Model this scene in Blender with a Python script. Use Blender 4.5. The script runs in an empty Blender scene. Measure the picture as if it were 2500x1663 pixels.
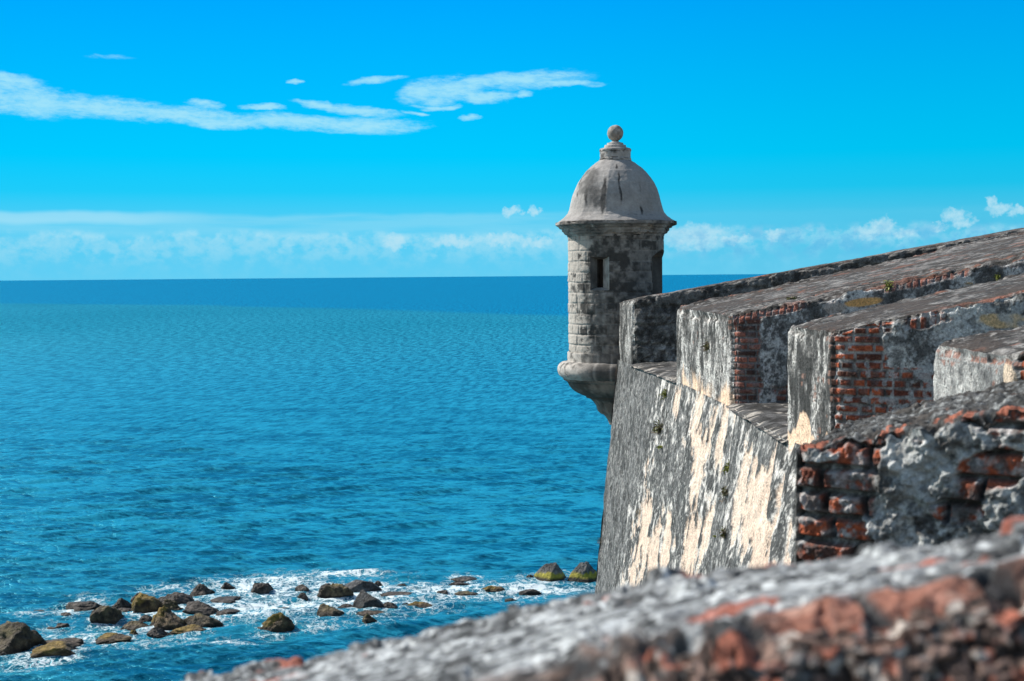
import bpy, bmesh, math, random
import numpy as np
from mathutils import Vector, Matrix
random.seed(7)
S = bpy.context.scene
R = math.radians

# ------------------------------------------------------------------ camera
EYE = 24.0                       # eye height above the sea (sea is z = 0)
FPX = 3472.0                     # focal length in pixels of the 2500 px wide photograph
PITCH, ROLL = math.atan(157.5 / FPX), R(0.49)
cam_d = bpy.data.cameras.new('camera')
cam = bpy.data.objects.new('camera', cam_d); S.collection.objects.link(cam); S.camera = cam
fw = Vector((0, math.cos(PITCH), -math.sin(PITCH)))
r0 = Vector((1, 0, 0)); u0 = Vector((0, math.sin(PITCH), math.cos(PITCH)))
rt = math.cos(ROLL) * r0 - math.sin(ROLL) * u0
up = math.sin(ROLL) * r0 + math.cos(ROLL) * u0
M = Matrix((rt, up, -fw)).transposed().to_4x4(); M.translation = Vector((0, 0, EYE))
cam.matrix_world = M
cam_d.sensor_width = 36; cam_d.lens = 36 * FPX / 2500
cam_d.clip_start = 0.05; cam_d.clip_end = 300000
cam_d.dof.use_dof = True; cam_d.dof.focus_distance = 21.0; cam_d.dof.aperture_fstop = 5.6
FW, RT, UP = (np.array(v) for v in (fw, rt, up))
C0 = np.array((0, 0, EYE))

def ray(px, py):
    d = FW + RT * ((px - 1250) / FPX) + UP * ((831.5 - py) / FPX)
    return d
def W(px, py, D):
    """point seen at photo pixel (px, py) lying D metres ahead (world y)"""
    d = ray(px, py); return C0 + d * (D / d[1])
def sea_pt(px, py):
    d = ray(px, py); return C0 + d * (-EYE / d[2])
def PX(P):
    q = P - C0; f = q @ FW; f = np.where(np.abs(f) < 1e-6, 1e-6, f)
    return 1250 + FPX * (q @ RT) / f, 831.5 - FPX * (q @ UP) / f

# ------------------------------------------------------------------ sun and sky
SUN_EL, SUN_AZ = R(40), math.atan2(-0.88, 0.475)       # azimuth from +Y towards +X
sun_dir = Vector((math.sin(SUN_AZ) * math.cos(SUN_EL), math.cos(SUN_AZ) * math.cos(SUN_EL), math.sin(SUN_EL)))
sl = bpy.data.lights.new('sun', 'SUN'); sl.energy = 5.0; sl.angle = R(0.5); sl.color = (1, .945, .87)
so = bpy.data.objects.new('sun', sl); S.collection.objects.link(so)
so.rotation_euler = sun_dir.to_track_quat('Z', 'Y').to_euler(); so.location = (-40, 30, 80)
S.view_settings.view_transform = 'Standard'; S.view_settings.look = 'None'
S.view_settings.exposure = 0.35; S.view_settings.gamma = 1.0
S.cycles.max_bounces = 6; S.cycles.diffuse_bounces = 3; S.cycles.glossy_bounces = 3

class NT:
    """small helper for writing node trees"""
    def __init__(s, tree): s.t = tree; s.n = tree.nodes; s.l = tree.links
    def node(s, typ, **kw):
        n = s.n.new(typ)
        for k, v in kw.items(): setattr(n, k, v)
        return n
    def put(s, sock, v):
        if isinstance(v, bpy.types.NodeSocket): s.l.new(v, sock)
        elif v is not None: sock.default_value = v
    def m(s, op, a, b=None, c=None, clamp=False):
        n = s.node('ShaderNodeMath', operation=op, use_clamp=clamp)
        for i, v in enumerate((a, b, c)): s.put(n.inputs[i], v)
        return n.outputs[0]
    def vm(s, op, a, b=None):
        n = s.node('ShaderNodeVectorMath', operation=op)
        s.put(n.inputs[0], a); s.put(n.inputs[1], b); return n.outputs[0]
    def noise(s, vec, scale, detail=4, rough=.55, dist=0, out=0):
        n = s.node('ShaderNodeTexNoise'); s.put(n.inputs['Vector'], vec)
        n.inputs['Scale'].default_value = scale; n.inputs['Detail'].default_value = detail
        n.inputs['Roughness'].default_value = rough; n.inputs['Distortion'].default_value = dist
        return n.outputs[out]
    def smooth(s, v, a, b, lo=0., hi=1.):
        n = s.node('ShaderNodeMapRange', interpolation_type='SMOOTHSTEP'); s.put(n.inputs[0], v)
        for i, x in enumerate((a, b, lo, hi)): s.put(n.inputs[i + 1], x)
        return n.outputs[0]
    def ramp(s, v, els):
        n = s.node('ShaderNodeValToRGB'); s.put(n.inputs[0], v); e = n.color_ramp.elements
        while len(e) < len(els): e.new(0.5)
        for i, (p, c) in enumerate(els): e[i].position = p; e[i].color = (*c, 1)
        return n.outputs[0]
    def mix(s, f, a, b, mode='MIX'):
        n = s.node('ShaderNodeMix', data_type='RGBA', blend_type=mode)
        s.put(n.inputs[0], f)
        for sock, v in ((n.inputs[6], a), (n.inputs[7], b)):
            s.put(sock, (*v, 1) if isinstance(v, tuple) else v)
        return n.outputs[2]
    def comb(s, x, y, z):
        n = s.node('ShaderNodeCombineXYZ')
        for i, v in enumerate((x, y, z)): s.put(n.inputs[i], v)
        return n.outputs[0]

def lin(r, g, b):
    f = lambda c: ((c / 255 + .055) / 1.055) ** 2.4 if c > 10 else c / 255 / 12.92
    return (f(r), f(g), f(b))

def build_world():
    w = bpy.data.worlds.new('World'); S.world = w; w.use_nodes = True
    t = NT(w.node_tree); t.n.clear()
    geo = t.node('ShaderNodeNewGeometry')
    sky = t.node('ShaderNodeTexSky', sky_type='NISHITA'); sky.sun_disc = False
    sky.sun_elevation = SUN_EL; sky.sun_rotation = SUN_AZ; sky.air_density = 1.0; sky.dust_density = 0.6
    tc = t.node('ShaderNodeTexCoord')
    d = tc.outputs['Generated']
    sep = t.node('ShaderNodeSeparateXYZ'); t.l.new(d, sep.inputs[0])
    X, Y, Z = sep.outputs
    hor = t.m('SQRT', t.m('ADD', t.m('MULTIPLY', X, X), t.m('MULTIPLY', Y, Y)))
    el = t.m('MULTIPLY', t.m('ARCTAN2', Z, hor), 180 / math.pi)
    az = t.m('MULTIPLY', t.m('ARCTAN2', X, Y), 180 / math.pi)
    K = 10.0 / 2 ** S.view_settings.exposure
    c = lambda r, g, b: tuple(v * .1 for v in lin(r, g, b))
    ramp = t.ramp(t.m('DIVIDE', el, 20.), [
        (0, c(98, 206, 244)), (.12, c(74, 205, 246)), (.17, c(30, 204, 250)), (.24, c(0, 203, 255)),
        (.36, c(0, 190, 255)), (.55, c(0, 168, 255)), (1, c(0, 150, 245))])
    # a little deeper and greyer to the right
    rmul = t.smooth(az, -5., 20.)
    ramp = t.mix(rmul, ramp, t.mix(1., ramp, (.97, .9, .88), 'MULTIPLY'))
    # ---------------- clouds, in degrees of azimuth / elevation
    p0 = t.comb(az, el, 0.)
    wob = t.noise(t.comb(t.m('MULTIPLY', az, .35), el, 0.), 1.1, 5, .6, out=1)
    wv = t.vm('SUBTRACT', wob, (.5, .5, .5))
    ws = t.node('ShaderNodeSeparateXYZ'); t.l.new(wv, ws.inputs[0])
    azw = t.m('ADD', az, t.m('MULTIPLY', ws.outputs[0], 2.2))
    elw = t.m('ADD', el, t.m('MULTIPLY', ws.outputs[1], .7))
    def blob(px, py, rx, ry, tilt=0., amp=1.):
        dd = ray(px, py); a0 = math.degrees(math.atan2(dd[0], dd[1])); e0 = math.degrees(math.atan2(dd[2], math.hypot(dd[0], dd[1])))
        k = math.degrees(1 / FPX); ct, st = math.cos(tilt), math.sin(tilt)
        u = t.m('SUBTRACT', azw, a0); v = t.m('SUBTRACT', elw, e0)
        uu = t.m('ADD', t.m('MULTIPLY', u, ct / (rx * k)), t.m('MULTIPLY', v, st / (rx * k)))
        vv = t.m('ADD', t.m('MULTIPLY', u, -st / (ry * k)), t.m('MULTIPLY', v, ct / (ry * k)))
        q = t.m('ADD', t.m('MULTIPLY', uu, uu), t.m('MULTIPLY', vv, vv))
        return t.m('MULTIPLY', t.m('SUBTRACT', 1., q, clamp=True), amp)
    wisps = [(60, 250, 220, 44, -.05), (250, 264, 280, 34, -.06), (470, 284, 320, 27, -.08), (720, 300, 260, 25, -.05),
             (880, 309, 190, 24, 0), (10, 200, 110, 28, -.15), (490, 256, 60, 12, 0), (640, 262, 80, 9, -.1), (770, 252, 80, 13, -.1),
             (880, 275, 110, 18, -.15), (1230, 198, 250, 27, .04), (1080, 226, 130, 34, .1), (1180, 238, 120, 17, .05),
             (1370, 203, 120, 10, 0), (1060, 262, 75, 9, 0), (1290, 228, 34, 13, 0), (910, 200, 90, 9, .08), (722, 199, 26, 6, 0),
             (1160, 287, 34, 8, 0), (275, 142, 70, 8, 0, .45), (1000, 280, 40, 8, 0)]
    acc = None
    for b in wisps:
        v = blob(*b); acc = v if acc is None else t.m('MAXIMUM', acc, v)
    fine = t.m('ADD', t.m('MULTIPLY', t.noise(t.comb(t.m('MULTIPLY', az, .35), el, 0.), 2.6, 6, .62), .55), t.m('MULTIPLY', t.noise(t.comb(t.m('MULTIPLY', az, .3), t.m('ADD', el, t.m('MULTIPLY', az, .06)), 4.), 8., 5, .7), .45))
    wd = t.smooth(t.m('ADD', acc, t.m('MULTIPLY', t.m('SUBTRACT', fine, .5), 2.8)), .0, 1.25)
    wd = t.m('MULTIPLY', wd, t.smooth(acc, .0, .45))
    skyc = t.mix(t.m('MULTIPLY', wd, .9), ramp, c(165, 229, 250))
    # stratus sheet low on the left, then the cumulus bank above the horizon
    sheet_n = t.noise(t.comb(t.m('MULTIPLY', az, .12), t.m('MULTIPLY', el, 1.6), 3.), 1.6, 5, .55)
    eS = t.m('ADD', el, t.m('MULTIPLY', t.m('SUBTRACT', t.noise(t.comb(az, 0., 0.), .25, 3), .5), .5))
    sheet = t.m('MULTIPLY', t.smooth(eS, 2.62, 2.38), t.smooth(eS, 1.1, 2.0))
    sheet = t.m('MULTIPLY', sheet, t.smooth(az, 6., -1., .12, 1.))
    sheet = t.m('MULTIPLY', sheet, t.smooth(sheet_n, .25, .62, .35, 1.))
    skyc = t.mix(t.m('MULTIPLY', sheet, .55), skyc, c(140, 218, 245))
    sheet2 = t.m('MULTIPLY', t.m('MULTIPLY', t.smooth(eS, 2.72, 2.5), t.smooth(eS, 2.05, 2.3)), t.smooth(az, -11., -16.))
    skyc = t.mix(t.m('MULTIPLY', sheet2, .6), skyc, c(165, 226, 248))
    pn = t.comb(az, t.m('MULTIPLY', el, 1.25), 7.)
    puff = t.noise(pn, 1.15, 7, .62)
    pv = t.node('ShaderNodeTexVoronoi', feature='SMOOTH_F1'); t.l.new(t.vm('ADD', pn, wv), pv.inputs['Vector']); pv.inputs['Scale'].default_value = 1.9
    pf = t.m('SUBTRACT', puff, t.m('MULTIPLY', pv.outputs[0], .26))
    top = t.m('ADD', 1.62, t.m('MULTIPLY', t.m('SUBTRACT', t.noise(t.comb(az, 0., 9.), .3, 2), .5), .8))
    above = t.m('SUBTRACT', el, top)
    cm = t.m('MULTIPLY', t.smooth(t.m('SUBTRACT', pf, t.m('MULTIPLY', t.m('ABSOLUTE', t.m('ADD', above, .25)), .16)), .19, .45), t.smooth(above, .35, .0))
    cm = t.m('MULTIPLY', cm, t.smooth(el, .25, 1.3, .12, 1.)); cm = t.m('MULTIPLY', cm, t.smooth(t.noise(pn, 3.5, 6, .65), .3, .6, .55, 1.))
    skyc = t.mix(t.m('MULTIPLY', cm, .72), skyc, c(172, 227, 246))
    # pale blue lower bank
    lowb = t.m('MULTIPLY', t.smooth(above, .1, -.25), t.smooth(puff, .35, .6, .2, 1.))
    skyc = t.mix(t.m('MULTIPLY', lowb, .42), skyc, c(112, 208, 242))
    # separate cumulus heads
    heads = [(1250, 518, 30, 15, .15), (1305, 513, 22, 16, 0), (2130, 562, 60, 24, .1), (2160, 548, 30, 22, 0), (2215, 570, 38, 14, 0),
             (2330, 528, 36, 26, 0), (2350, 545, 40, 20, 0), (2290, 555, 22, 12, 0), (2440, 510, 34, 18, 0), (2420, 492, 16, 18, 0), (2490, 515, 30, 16, 0),
             (1700, 578, 110, 40, 0), (1890, 572, 34, 18, 0), (1790, 585, 60, 14, 0), (965, 590, 38, 24, 0), (1110, 588, 70, 18, 0), (1230, 582, 80, 18, 0), (1310, 590, 50, 18, 0)]
    acc = None
    wob2 = t.vm('SUBTRACT', t.noise(p0, 2.6, 5, .6, out=1), (.5, .5, .5))
    w2 = t.node('ShaderNodeSeparateXYZ'); t.l.new(wob2, w2.inputs[0])
    azw = t.m('ADD', az, t.m('MULTIPLY', w2.outputs[0], 1.1)); elw = t.m('ADD', el, t.m('MULTIPLY', w2.outputs[1], .8))
    for b in heads:
        v = blob(*b); acc = v if acc is None else t.m('MAXIMUM', acc, v)
    fine2 = t.noise(p0, 5., 6, .65)
    hd = t.m('MULTIPLY', t.smooth(t.m('ADD', acc, t.m('MULTIPLY', t.m('SUBTRACT', fine2, .5), 1.3)), .0, 1.25), t.smooth(acc, 0., .35))
    skyc = t.mix(t.m('MULTIPLY', hd, .85), skyc, c(185, 228, 244))
    # blue-grey banks on the right
    dk = t.m('MULTIPLY', t.m('MULTIPLY', t.smooth(az, 5., 8.), t.smooth(puff, .42, .62)), t.m('MULTIPLY', t.smooth(el, .4, 1.), t.smooth(el, 2.2, 1.5)))
    skyc = t.mix(t.m('MULTIPLY', dk, .45), skyc, c(40, 170, 225))
    skyc = t.vm('SCALE', skyc, None); t.n[-1].inputs['Scale'].default_value = K
    scal = t.n[-1]; scal.inputs['Scale'].default_value = K * 10
    # seaward horizon band keeps this colour, the unseen rest is daylight sky, tint and pale cloud added to set the shaded faces' light
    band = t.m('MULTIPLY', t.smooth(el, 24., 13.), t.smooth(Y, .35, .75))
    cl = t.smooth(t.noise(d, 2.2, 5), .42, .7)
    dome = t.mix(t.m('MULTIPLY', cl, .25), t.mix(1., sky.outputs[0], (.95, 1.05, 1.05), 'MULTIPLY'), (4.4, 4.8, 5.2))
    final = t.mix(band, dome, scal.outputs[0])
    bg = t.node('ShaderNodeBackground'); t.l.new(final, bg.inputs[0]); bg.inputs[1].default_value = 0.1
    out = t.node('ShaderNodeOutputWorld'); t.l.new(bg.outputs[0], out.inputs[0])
build_world()

# ------------------------------------------------------------------ numpy noise
def _h(ix, iy, iz, seed):
    h = (ix.astype(np.int64) * 374761393 + iy.astype(np.int64) * 668265263 + iz.astype(np.int64) * 2147483647 + seed * 144665 + 12345) & 0xffffffff
    h = ((h ^ (h >> 13)) * 1274126177) & 0xffffffff
    h = ((h ^ (h >> 15)) * 2246822519) & 0xffffffff
    return ((h ^ (h >> 16)) & 0xffffff) / float(0xffffff)
def vn(P, seed=0):
    F = np.floor(P); f = P - F; f = f * f * f * (f * (f * 6 - 15) + 10); I = F.astype(np.int64)
    x, y, z = I[..., 0], I[..., 1], I[..., 2]; u, v, w = f[..., 0], f[..., 1], f[..., 2]
    r = 0
    for a in (0, 1):
        for b in (0, 1):
            for c in (0, 1):
                r = r + _h(x + a, y + b, z + c, seed) * (u if a else 1 - u) * (v if b else 1 - v) * (w if c else 1 - w)
    return r * 2 - 1
def fbm(P, scale=1., octv=4, seed=0, gain=.5):
    s = 0.; a = 1.; n = 0.; P = P * np.asarray(scale, float)
    for i in range(octv):
        s = s + a * vn(P, seed + i * 17); n += a; a *= gain; P = P * 2.03 + 11.7
    return s / n
def ridge(P, scale=1., octv=3, seed=0):
    s = 0.; a = 1.; n = 0.; P = P * np.asarray(scale, float)
    for i in range(octv):
        s = s + a * (1 - np.abs(vn(P, seed + i * 13)) * 2); n += a; a *= .5; P = P * 2.1 + 5.1
    return s / n
def ss(x, a, b):
    t = np.clip((x - a) / (b - a), 0, 1); return t * t * (3 - 2 * t)
def mixc(f, a, b):
    f = np.asarray(f)[..., None]; return np.asarray(a) * (1 - f) + np.asarray(b) * f
def uvz(u, v, w=0.):
    return np.stack([u, v, np.zeros_like(u) + w], -1)
def gauss(x, y, cx, cy, rx, ry, tilt=0.):
    dx, dy = x - cx, y - cy; c, s = math.cos(tilt), math.sin(tilt)
    return np.exp(-(((dx * c + dy * s) / rx) ** 2 + ((-dx * s + dy * c) / ry) ** 2))

def bricks(u, v, cw=.25, ch=.08, joint=.016, seed=0, vary=.3):
    """brick courses over a wall: per-brick randoms and distance from the joint"""
    vv = v + .006 * fbm(uvz(u, v), (1.5, 1.5, 1), 2, seed)
    row = np.floor(vv / ch)
    off = (row % 2) * .5 * cw + _h(row, row * 0, row * 0, seed) * cw * vary
    uu = u + off; col = np.floor(uu / cw)
    # uneven lengths: split some bricks into headers
    sp = _h(col, row, row * 0, seed + 3) < .35
    lu = uu - col * cw; half = (lu > cw / 2) & sp
    l = np.where(sp, lu - np.where(half, cw / 2, 0), lu); wdt = np.where(sp, cw / 2, cw)
    lv = vv - row * ch
    jj = joint * (1 + .8 * fbm(uvz(u, v), (9, 9, 1), 2, seed + 5))
    e = np.minimum(np.minimum(l, wdt - l), np.minimum(lv, ch - lv)) - jj / 2
    cid = col * 2 + half
    r = [_h(cid, row, row * 0, seed + 20 + k) for k in range(4)]
    return e, r

# ------------------------------------------------------------------ albedos
DK = (.05, .047, .043); DG = (.10, .097, .09); MG = (.21, .205, .195); LG = (.40, .385, .36); WH = (.70, .67, .62)
CREAM = (.86, .62, .44); OCH = (.55, .36, .17); CG = (.31, .335, .34)
BR1 = (.50, .125, .055); BR2 = (.26, .075, .045); BR3 = (.075, .038, .03); MORT = (.36, .35, .33)

def brick_col(r, P):
    c = mixc(ss(r[0], .1, .75), BR2, BR1)
    c = mixc(ss(r[1], .62, .95) * .9, c, BR3)
    n = fbm(P, 30, 3, 77)
    c = mixc(ss(n, .05, .6) * .55, c, BR3)
    c = mixc(ss(-n, .3, .7) * .5, c, (.55, .30, .2))
    return c

# ------------------------------------------------------------------ materials
def stone_mat(name, detail=60., bump=.35, dist=.01, rough=.93, contrast=.55):
    m = bpy.data.materials.new(name); m.use_nodes = True; t = NT(m.node_tree)
    b = t.n['Principled BSDF']; b.inputs['Roughness'].default_value = rough
    b.inputs['Specular IOR Level'].default_value = .18
    at = t.node('ShaderNodeAttribute', attribute_name='col')
    tc = t.node('ShaderNodeTexCoord').outputs['Object']
    n1 = t.noise(tc, detail, 6, .7); n2 = t.noise(tc, detail * .23, 4, .6)
    f = t.m('ADD', t.m('MULTIPLY', t.m('SUBTRACT', n1, .5), contrast * 2.2), t.m('MULTIPLY', t.m('SUBTRACT', n2, .5), contrast))
    f = t.m('ADD', 1., f)
    f = t.m('MAXIMUM', f, .25)
    mul = t.vm('SCALE', at.outputs['Color']); sc = t.n[-1]; t.l.new(f, sc.inputs['Scale'])
    t.l.new(sc.outputs[0], b.inputs['Base Color'])
    bp = t.node('ShaderNodeBump'); bp.inputs['Strength'].default_value = bump; bp.inputs['Distance'].default_value = dist
    h = t.m('ADD', n1, t.m('MULTIPLY', n2, 1.5))
    t.l.new(h, bp.inputs['Height']); t.l.new(bp.outputs[0], b.inputs['Normal'])
    return m
M_FAR = stone_mat('weathered_stone_far', 38., .8, .04, contrast=1.25)
M_MID = stone_mat('weathered_stone', 50., .8, .03, contrast=1.2)
M_NEAR = stone_mat('weathered_stone_near', 70., .8, .012, contrast=1.)
M_GAR = stone_mat('sentry_stone', 16., .35, .02, contrast=.4)
M_ROCK = stone_mat('wet_rock', 3.2, 1., .3, rough=.6, contrast=1.1)

# ------------------------------------------------------------------ object helpers
def tag(o, label=None, cat=None, group=None, kind=None):
    for k, v in (('label', label), ('category', cat), ('group', group), ('kind', kind)):
        if v: o[k] = v
    return o
def thing(name, label, cat, loc, group=None):
    o = bpy.data.objects.new(name, None); S.collection.objects.link(o); o.location = Vector(loc)
    o.empty_display_size = .3
    return tag(o, label, cat, group)
def raw_mesh(name, V, F, mat, parent=None, col=None, smooth=True, origin=None):
    V = np.asarray(V, float).reshape(-1, 3); F = np.asarray(F)
    if origin is None and parent is not None:
        origin = parent.matrix_basis.translation if parent.parent is None else parent.parent.matrix_basis.translation
        origin = np.array(origin)
        if parent.parent is not None: pass
    if origin is not None: V = V - np.asarray(origin)
    me = bpy.data.meshes.new(name)
    me.vertices.add(len(V)); me.vertices.foreach_set('co', V.astype(np.float32).ravel())
    k = F.shape[1]
    me.loops.add(F.size); me.loops.foreach_set('vertex_index', F.astype(np.int32).ravel())
    me.polygons.add(len(F)); me.polygons.foreach_set('loop_start', np.arange(0, F.size, k, dtype=np.int32))
    me.polygons.foreach_set('loop_total', np.full(len(F), k, dtype=np.int32))
    me.update(calc_edges=True); me.validate()
    if smooth: me.polygons.foreach_set('use_smooth', np.ones(len(me.polygons), dtype=bool))
    if col is not None:
        c = np.ones((len(V), 4), np.float32); c[:, :3] = np.clip(np.asarray(col).reshape(-1, 3), 0, 1)
        a = me.color_attributes.new('col', 'FLOAT_COLOR', 'POINT'); a.data.foreach_set('color', c.ravel())
    me.materials.append(mat)
    o = bpy.data.objects.new(name, me); S.collection.objects.link(o)
    if parent is not None: o.parent = parent
    elif origin is not None: o.location = Vector(origin)
    return o
def grid_faces(nu, nv, mask=None, wrap=False, flip=False):
    i = np.arange(nu if wrap else nu - 1)[:, None]; j = np.arange(nv - 1)[None, :]
    i2 = (i + 1) % nu
    F = np.stack([i * nv + j, i2 * nv + j, i2 * nv + j + 1, i * nv + j + 1], -1)
    if mask is not None: F = F[mask]
    F = F.reshape(-1, 4)
    return F[:, ::-1] if flip else F
def grid(name, V, mat, parent, col, mask=None, wrap=False, flip=False, origin=None):
    return raw_mesh(name, V, grid_faces(V.shape[0], V.shape[1], mask, wrap, flip), mat, parent, col, origin=origin)

# ------------------------------------------------------------------ masonry blocks (merlons)
class Merlon:
    """A thick battlement block. Plan corners A (outer far), B (outer near), C (inner near), D (inner far) carry the
    height of the top; faces share one displacement field so that their edges meet."""
    def __init__(s, A, B, C, D, zb):
        s.A, s.B, s.C, s.D = (np.array(v, float) for v in (A, B, C, D)); s.zb = zb
        s.fr = {}
        cen = (s.A + s.B + s.C + s.D) / 4
        def side(p, q):
            d = q - p; d = d / np.linalg.norm(d[:2]); n = np.array([d[1], -d[0], 0])
            if n @ (cen - p) > 0: n = -n
            return n / np.linalg.norm(n), p
        s.fr['outer'] = side(s.A, s.B); s.fr['near'] = side(s.B, s.C); s.fr['far'] = side(s.D, s.A)
        n = np.cross(s.B - s.A, s.D - s.A); n = n / np.linalg.norm(n); n = n if n[2] > 0 else -n
        s.fr['top'] = (n, (s.A + s.B) / 2); s.inv = None
    def faces(s, face, nu, nv, pu=1., pv=1.):
        u = (np.linspace(0, 1, nu) ** pu)[:, None]; v = (np.linspace(0, 1, nv) ** pv)[None, :]
        if face == 'top':
            P = ((1 - u) * (1 - v))[..., None] * s.B + ((1 - u) * v)[..., None] * s.A + (u * (1 - v))[..., None] * s.C + (u * v)[..., None] * s.D
            return P
        p, q = {'outer': (s.A, s.B), 'near': (s.B, s.C), 'far': (s.D, s.A), 'back': (s.C, s.D)}[face]
        top = p * (1 - u[..., None]) + q * u[..., None]
        P = np.repeat(top, nv, 1); P[..., 2] = top[..., 2] * (1 - v) + s.zb * v
        return P
    def displace(s, P, hf, rr=.035, rnd=.03, seed=0):
        ws = {}; out = P.copy()
        dtop = s.topdist(P)
        for k, (n, p) in s.fr.items():
            d = np.abs((P - p) @ n) if k != 'top' else np.abs(dtop)
            ws[k] = np.exp(-(d / rr) ** 2)
        er = rnd * np.clip(1 + 1.9 * fbm(P, 1 / (rr * 3), 3, seed + 9) + 1.6 * fbm(P, 1.6, 2, seed + 19), .1, 2.6); er = np.minimum(er, .62 * rr)
        for k, (n, p) in s.fr.items():
            oth = sum(ws[j] for j in ws if j != k)
            h = hf(k, P) - er * np.clip(oth, 0, 1.5)
            out = out + n * (ws[k] * h)[..., None]
        return out
    def topdist(s, P):
        # vertical distance to the (bilinear) top, measured by projecting on the near and far edges
        d = s.C - s.B; ax = d[:2] / np.linalg.norm(d[:2]) ; L = np.linalg.norm(d[:2])
        d2 = s.D - s.A; L2 = np.linalg.norm(d2[:2]); ax2 = d2[:2] / L2
        t1 = ((P[..., :2] - s.B[:2]) @ ax) / L; z1 = s.B[2] + t1 * d[2]
        t2 = ((P[..., :2] - s.A[:2]) @ ax2) / L2; z2 = s.A[2] + t2 * d2[2]
        wn, wp = s.fr['near']; fn, fp = s.fr['far']
        a = np.abs((P - wp) @ wn); b = np.abs((P - fp) @ fn); w = a / (a + b + 1e-6)
        return P[..., 2] - (z1 * (1 - w) + z2 * w)
    def along(s, P, face):
        p, q = {'outer': (s.B, s.A), 'near': (s.B, s.C), 'far': (s.A, s.D)}[face]
        d = (q - p)[:2]; d = d / np.linalg.norm(d); return (P[..., :2] - p[:2]) @ d

ZS = EYE - 1.68      # embrasure sole level at the outer edge
def vis_label(): pass

def top_height(P, amp=.03, seed=0):
    a = fbm(P, (1.6, 1.6, 1.6), 3, seed) * .8 + fbm(P, 7, 4, seed + 3) * .7
    cr = ridge(P, 5, 3, seed + 5)
    return amp * (a - .9 * ss(cr, .62, .95)) 
def top_color(P, seed=0, red=.25, light=.5):
    n = fbm(P, 2.4, 5, seed + 1, .62); f = fbm(P, 17, 4, seed + 2, .62)
    c = mixc(ss(n + .8 * f, -.35, .35), (.05, .047, .044), (.165, .158, .15))
    c = mixc(ss(f + n * .6, .12, .42) * light, c, (.40, .385, .36))
    c = mixc(ss(ridge(P, 6, 3, seed + 6) - .25 * f, .42, .75) * .8, c, (.03, .029, .027))
    c = mixc(ss(n, .0, -.35) * .6, c, (.10, .08, .068))
    c = mixc(ss(fbm(P, 5, 4, seed + 8), 1 - red - .45, 1 - red - .15) * .75, c, (.26, .11, .07))
    return c

def plaster_wall(m, face, seed, mask_fn, grey=CG, plast_th=.02, ch=.08, cw=.25, rough=.012, soldier=0., joint=.016, brick_bump=.009, mortar=MORT):
    """returns h(P) and col(P) of a wall whose plaster has fallen off where mask_fn > 0"""
    def f(P):
        u = m.along(P, face); v = P[..., 2]; td = -m.topdist(P)
        mk = ss(mask_fn(u, v, td, P) + .38 * fbm(P, 5, 4, seed + 40), -.06, .1)
        e, r = bricks(u, v, cw, ch, joint, seed)
        if soldier:
            s_on = (td < soldier * (1 + .3 * vn(P * 4, seed)))
            e2, r2 = bricks(v - (m.B[2] + 0), u, 9., .085, joint, seed + 50, 0.)
            e = np.where(s_on, np.minimum(e2, td * 0 + .03), e); r = [np.where(s_on, b, a) for a, b in zip(r, r2)]
        bh = ss(e, -.004, .012)
        ero = ss(fbm(P, 8, 3, seed + 60), .0, .7)
        hb = -plast_th + brick_bump * (bh * (.6 + .8 * r[2]) - 1.2 * (1 - bh)) - .01 * ero * bh + .004 * fbm(P, 60, 2, seed)
        hp = rough * fbm(P, 9, 5, seed + 2, .6)
        h = hp * (1 - mk) + hb * mk
        cb = mixc(bh, mixc(ss(fbm(P, 20, 2, seed + 4), -.2, .6), mortar, (.16, .15, .14)), brick_col(r, P))
        n = fbm(P, 2.5, 5, seed + 11, .6); g = fbm(P, 22, 4, seed + 12, .6)
        k3 = fbm(P, 48, 3, seed + 14, .6)
        cp = mixc(ss(n + .9 * g + .4 * k3, -.32, .32), tuple(.30 * x for x in grey), tuple(1.35 * x for x in grey))
        cp = mixc(ss(g + .5 * k3 + .3 * n, .15, .42) * .6, cp, (.58, .59, .57))
        cp = mixc(ss(-n + .4 * g + .4 * k3, .22, .45) * .8, cp, DK)
        return h, mixc(mk, cp, cb)
    return f

def streak_color(u, v, P, seed, dark=.5, white=.35):
    """sun-bleached lime wash with black lichen running down it"""
    a = fbm(uvz(u, v), (6, 2.2, 1), 5, seed, .6); b = fbm(uvz(u, v), (13, 8, 1), 4, seed + 3, .65); g = fbm(uvz(u, v), (2.5, 2, 1), 3, seed + 5)
    k = fbm(uvz(u, v), (26, 28, 1), 3, seed + 8, .6)
    w = a * .8 + b * .9 + g * .5 + k * .5
    c = mixc(ss(w, -.35 + (dark - .5), .12 + (dark - .5)), (.06, .06, .057), MG)
    c = mixc(ss(w, .05, .3), c, LG)
    c = mixc(ss(b + a * .5 + g * .4 + k * .9, .52 - white, .78 - white), c, (.66, .64, .60))
    c = mixc(ss(k + .6 * b - .4 * a, .2, .38) * .9, c, (.035, .034, .032))
    return c

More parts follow.
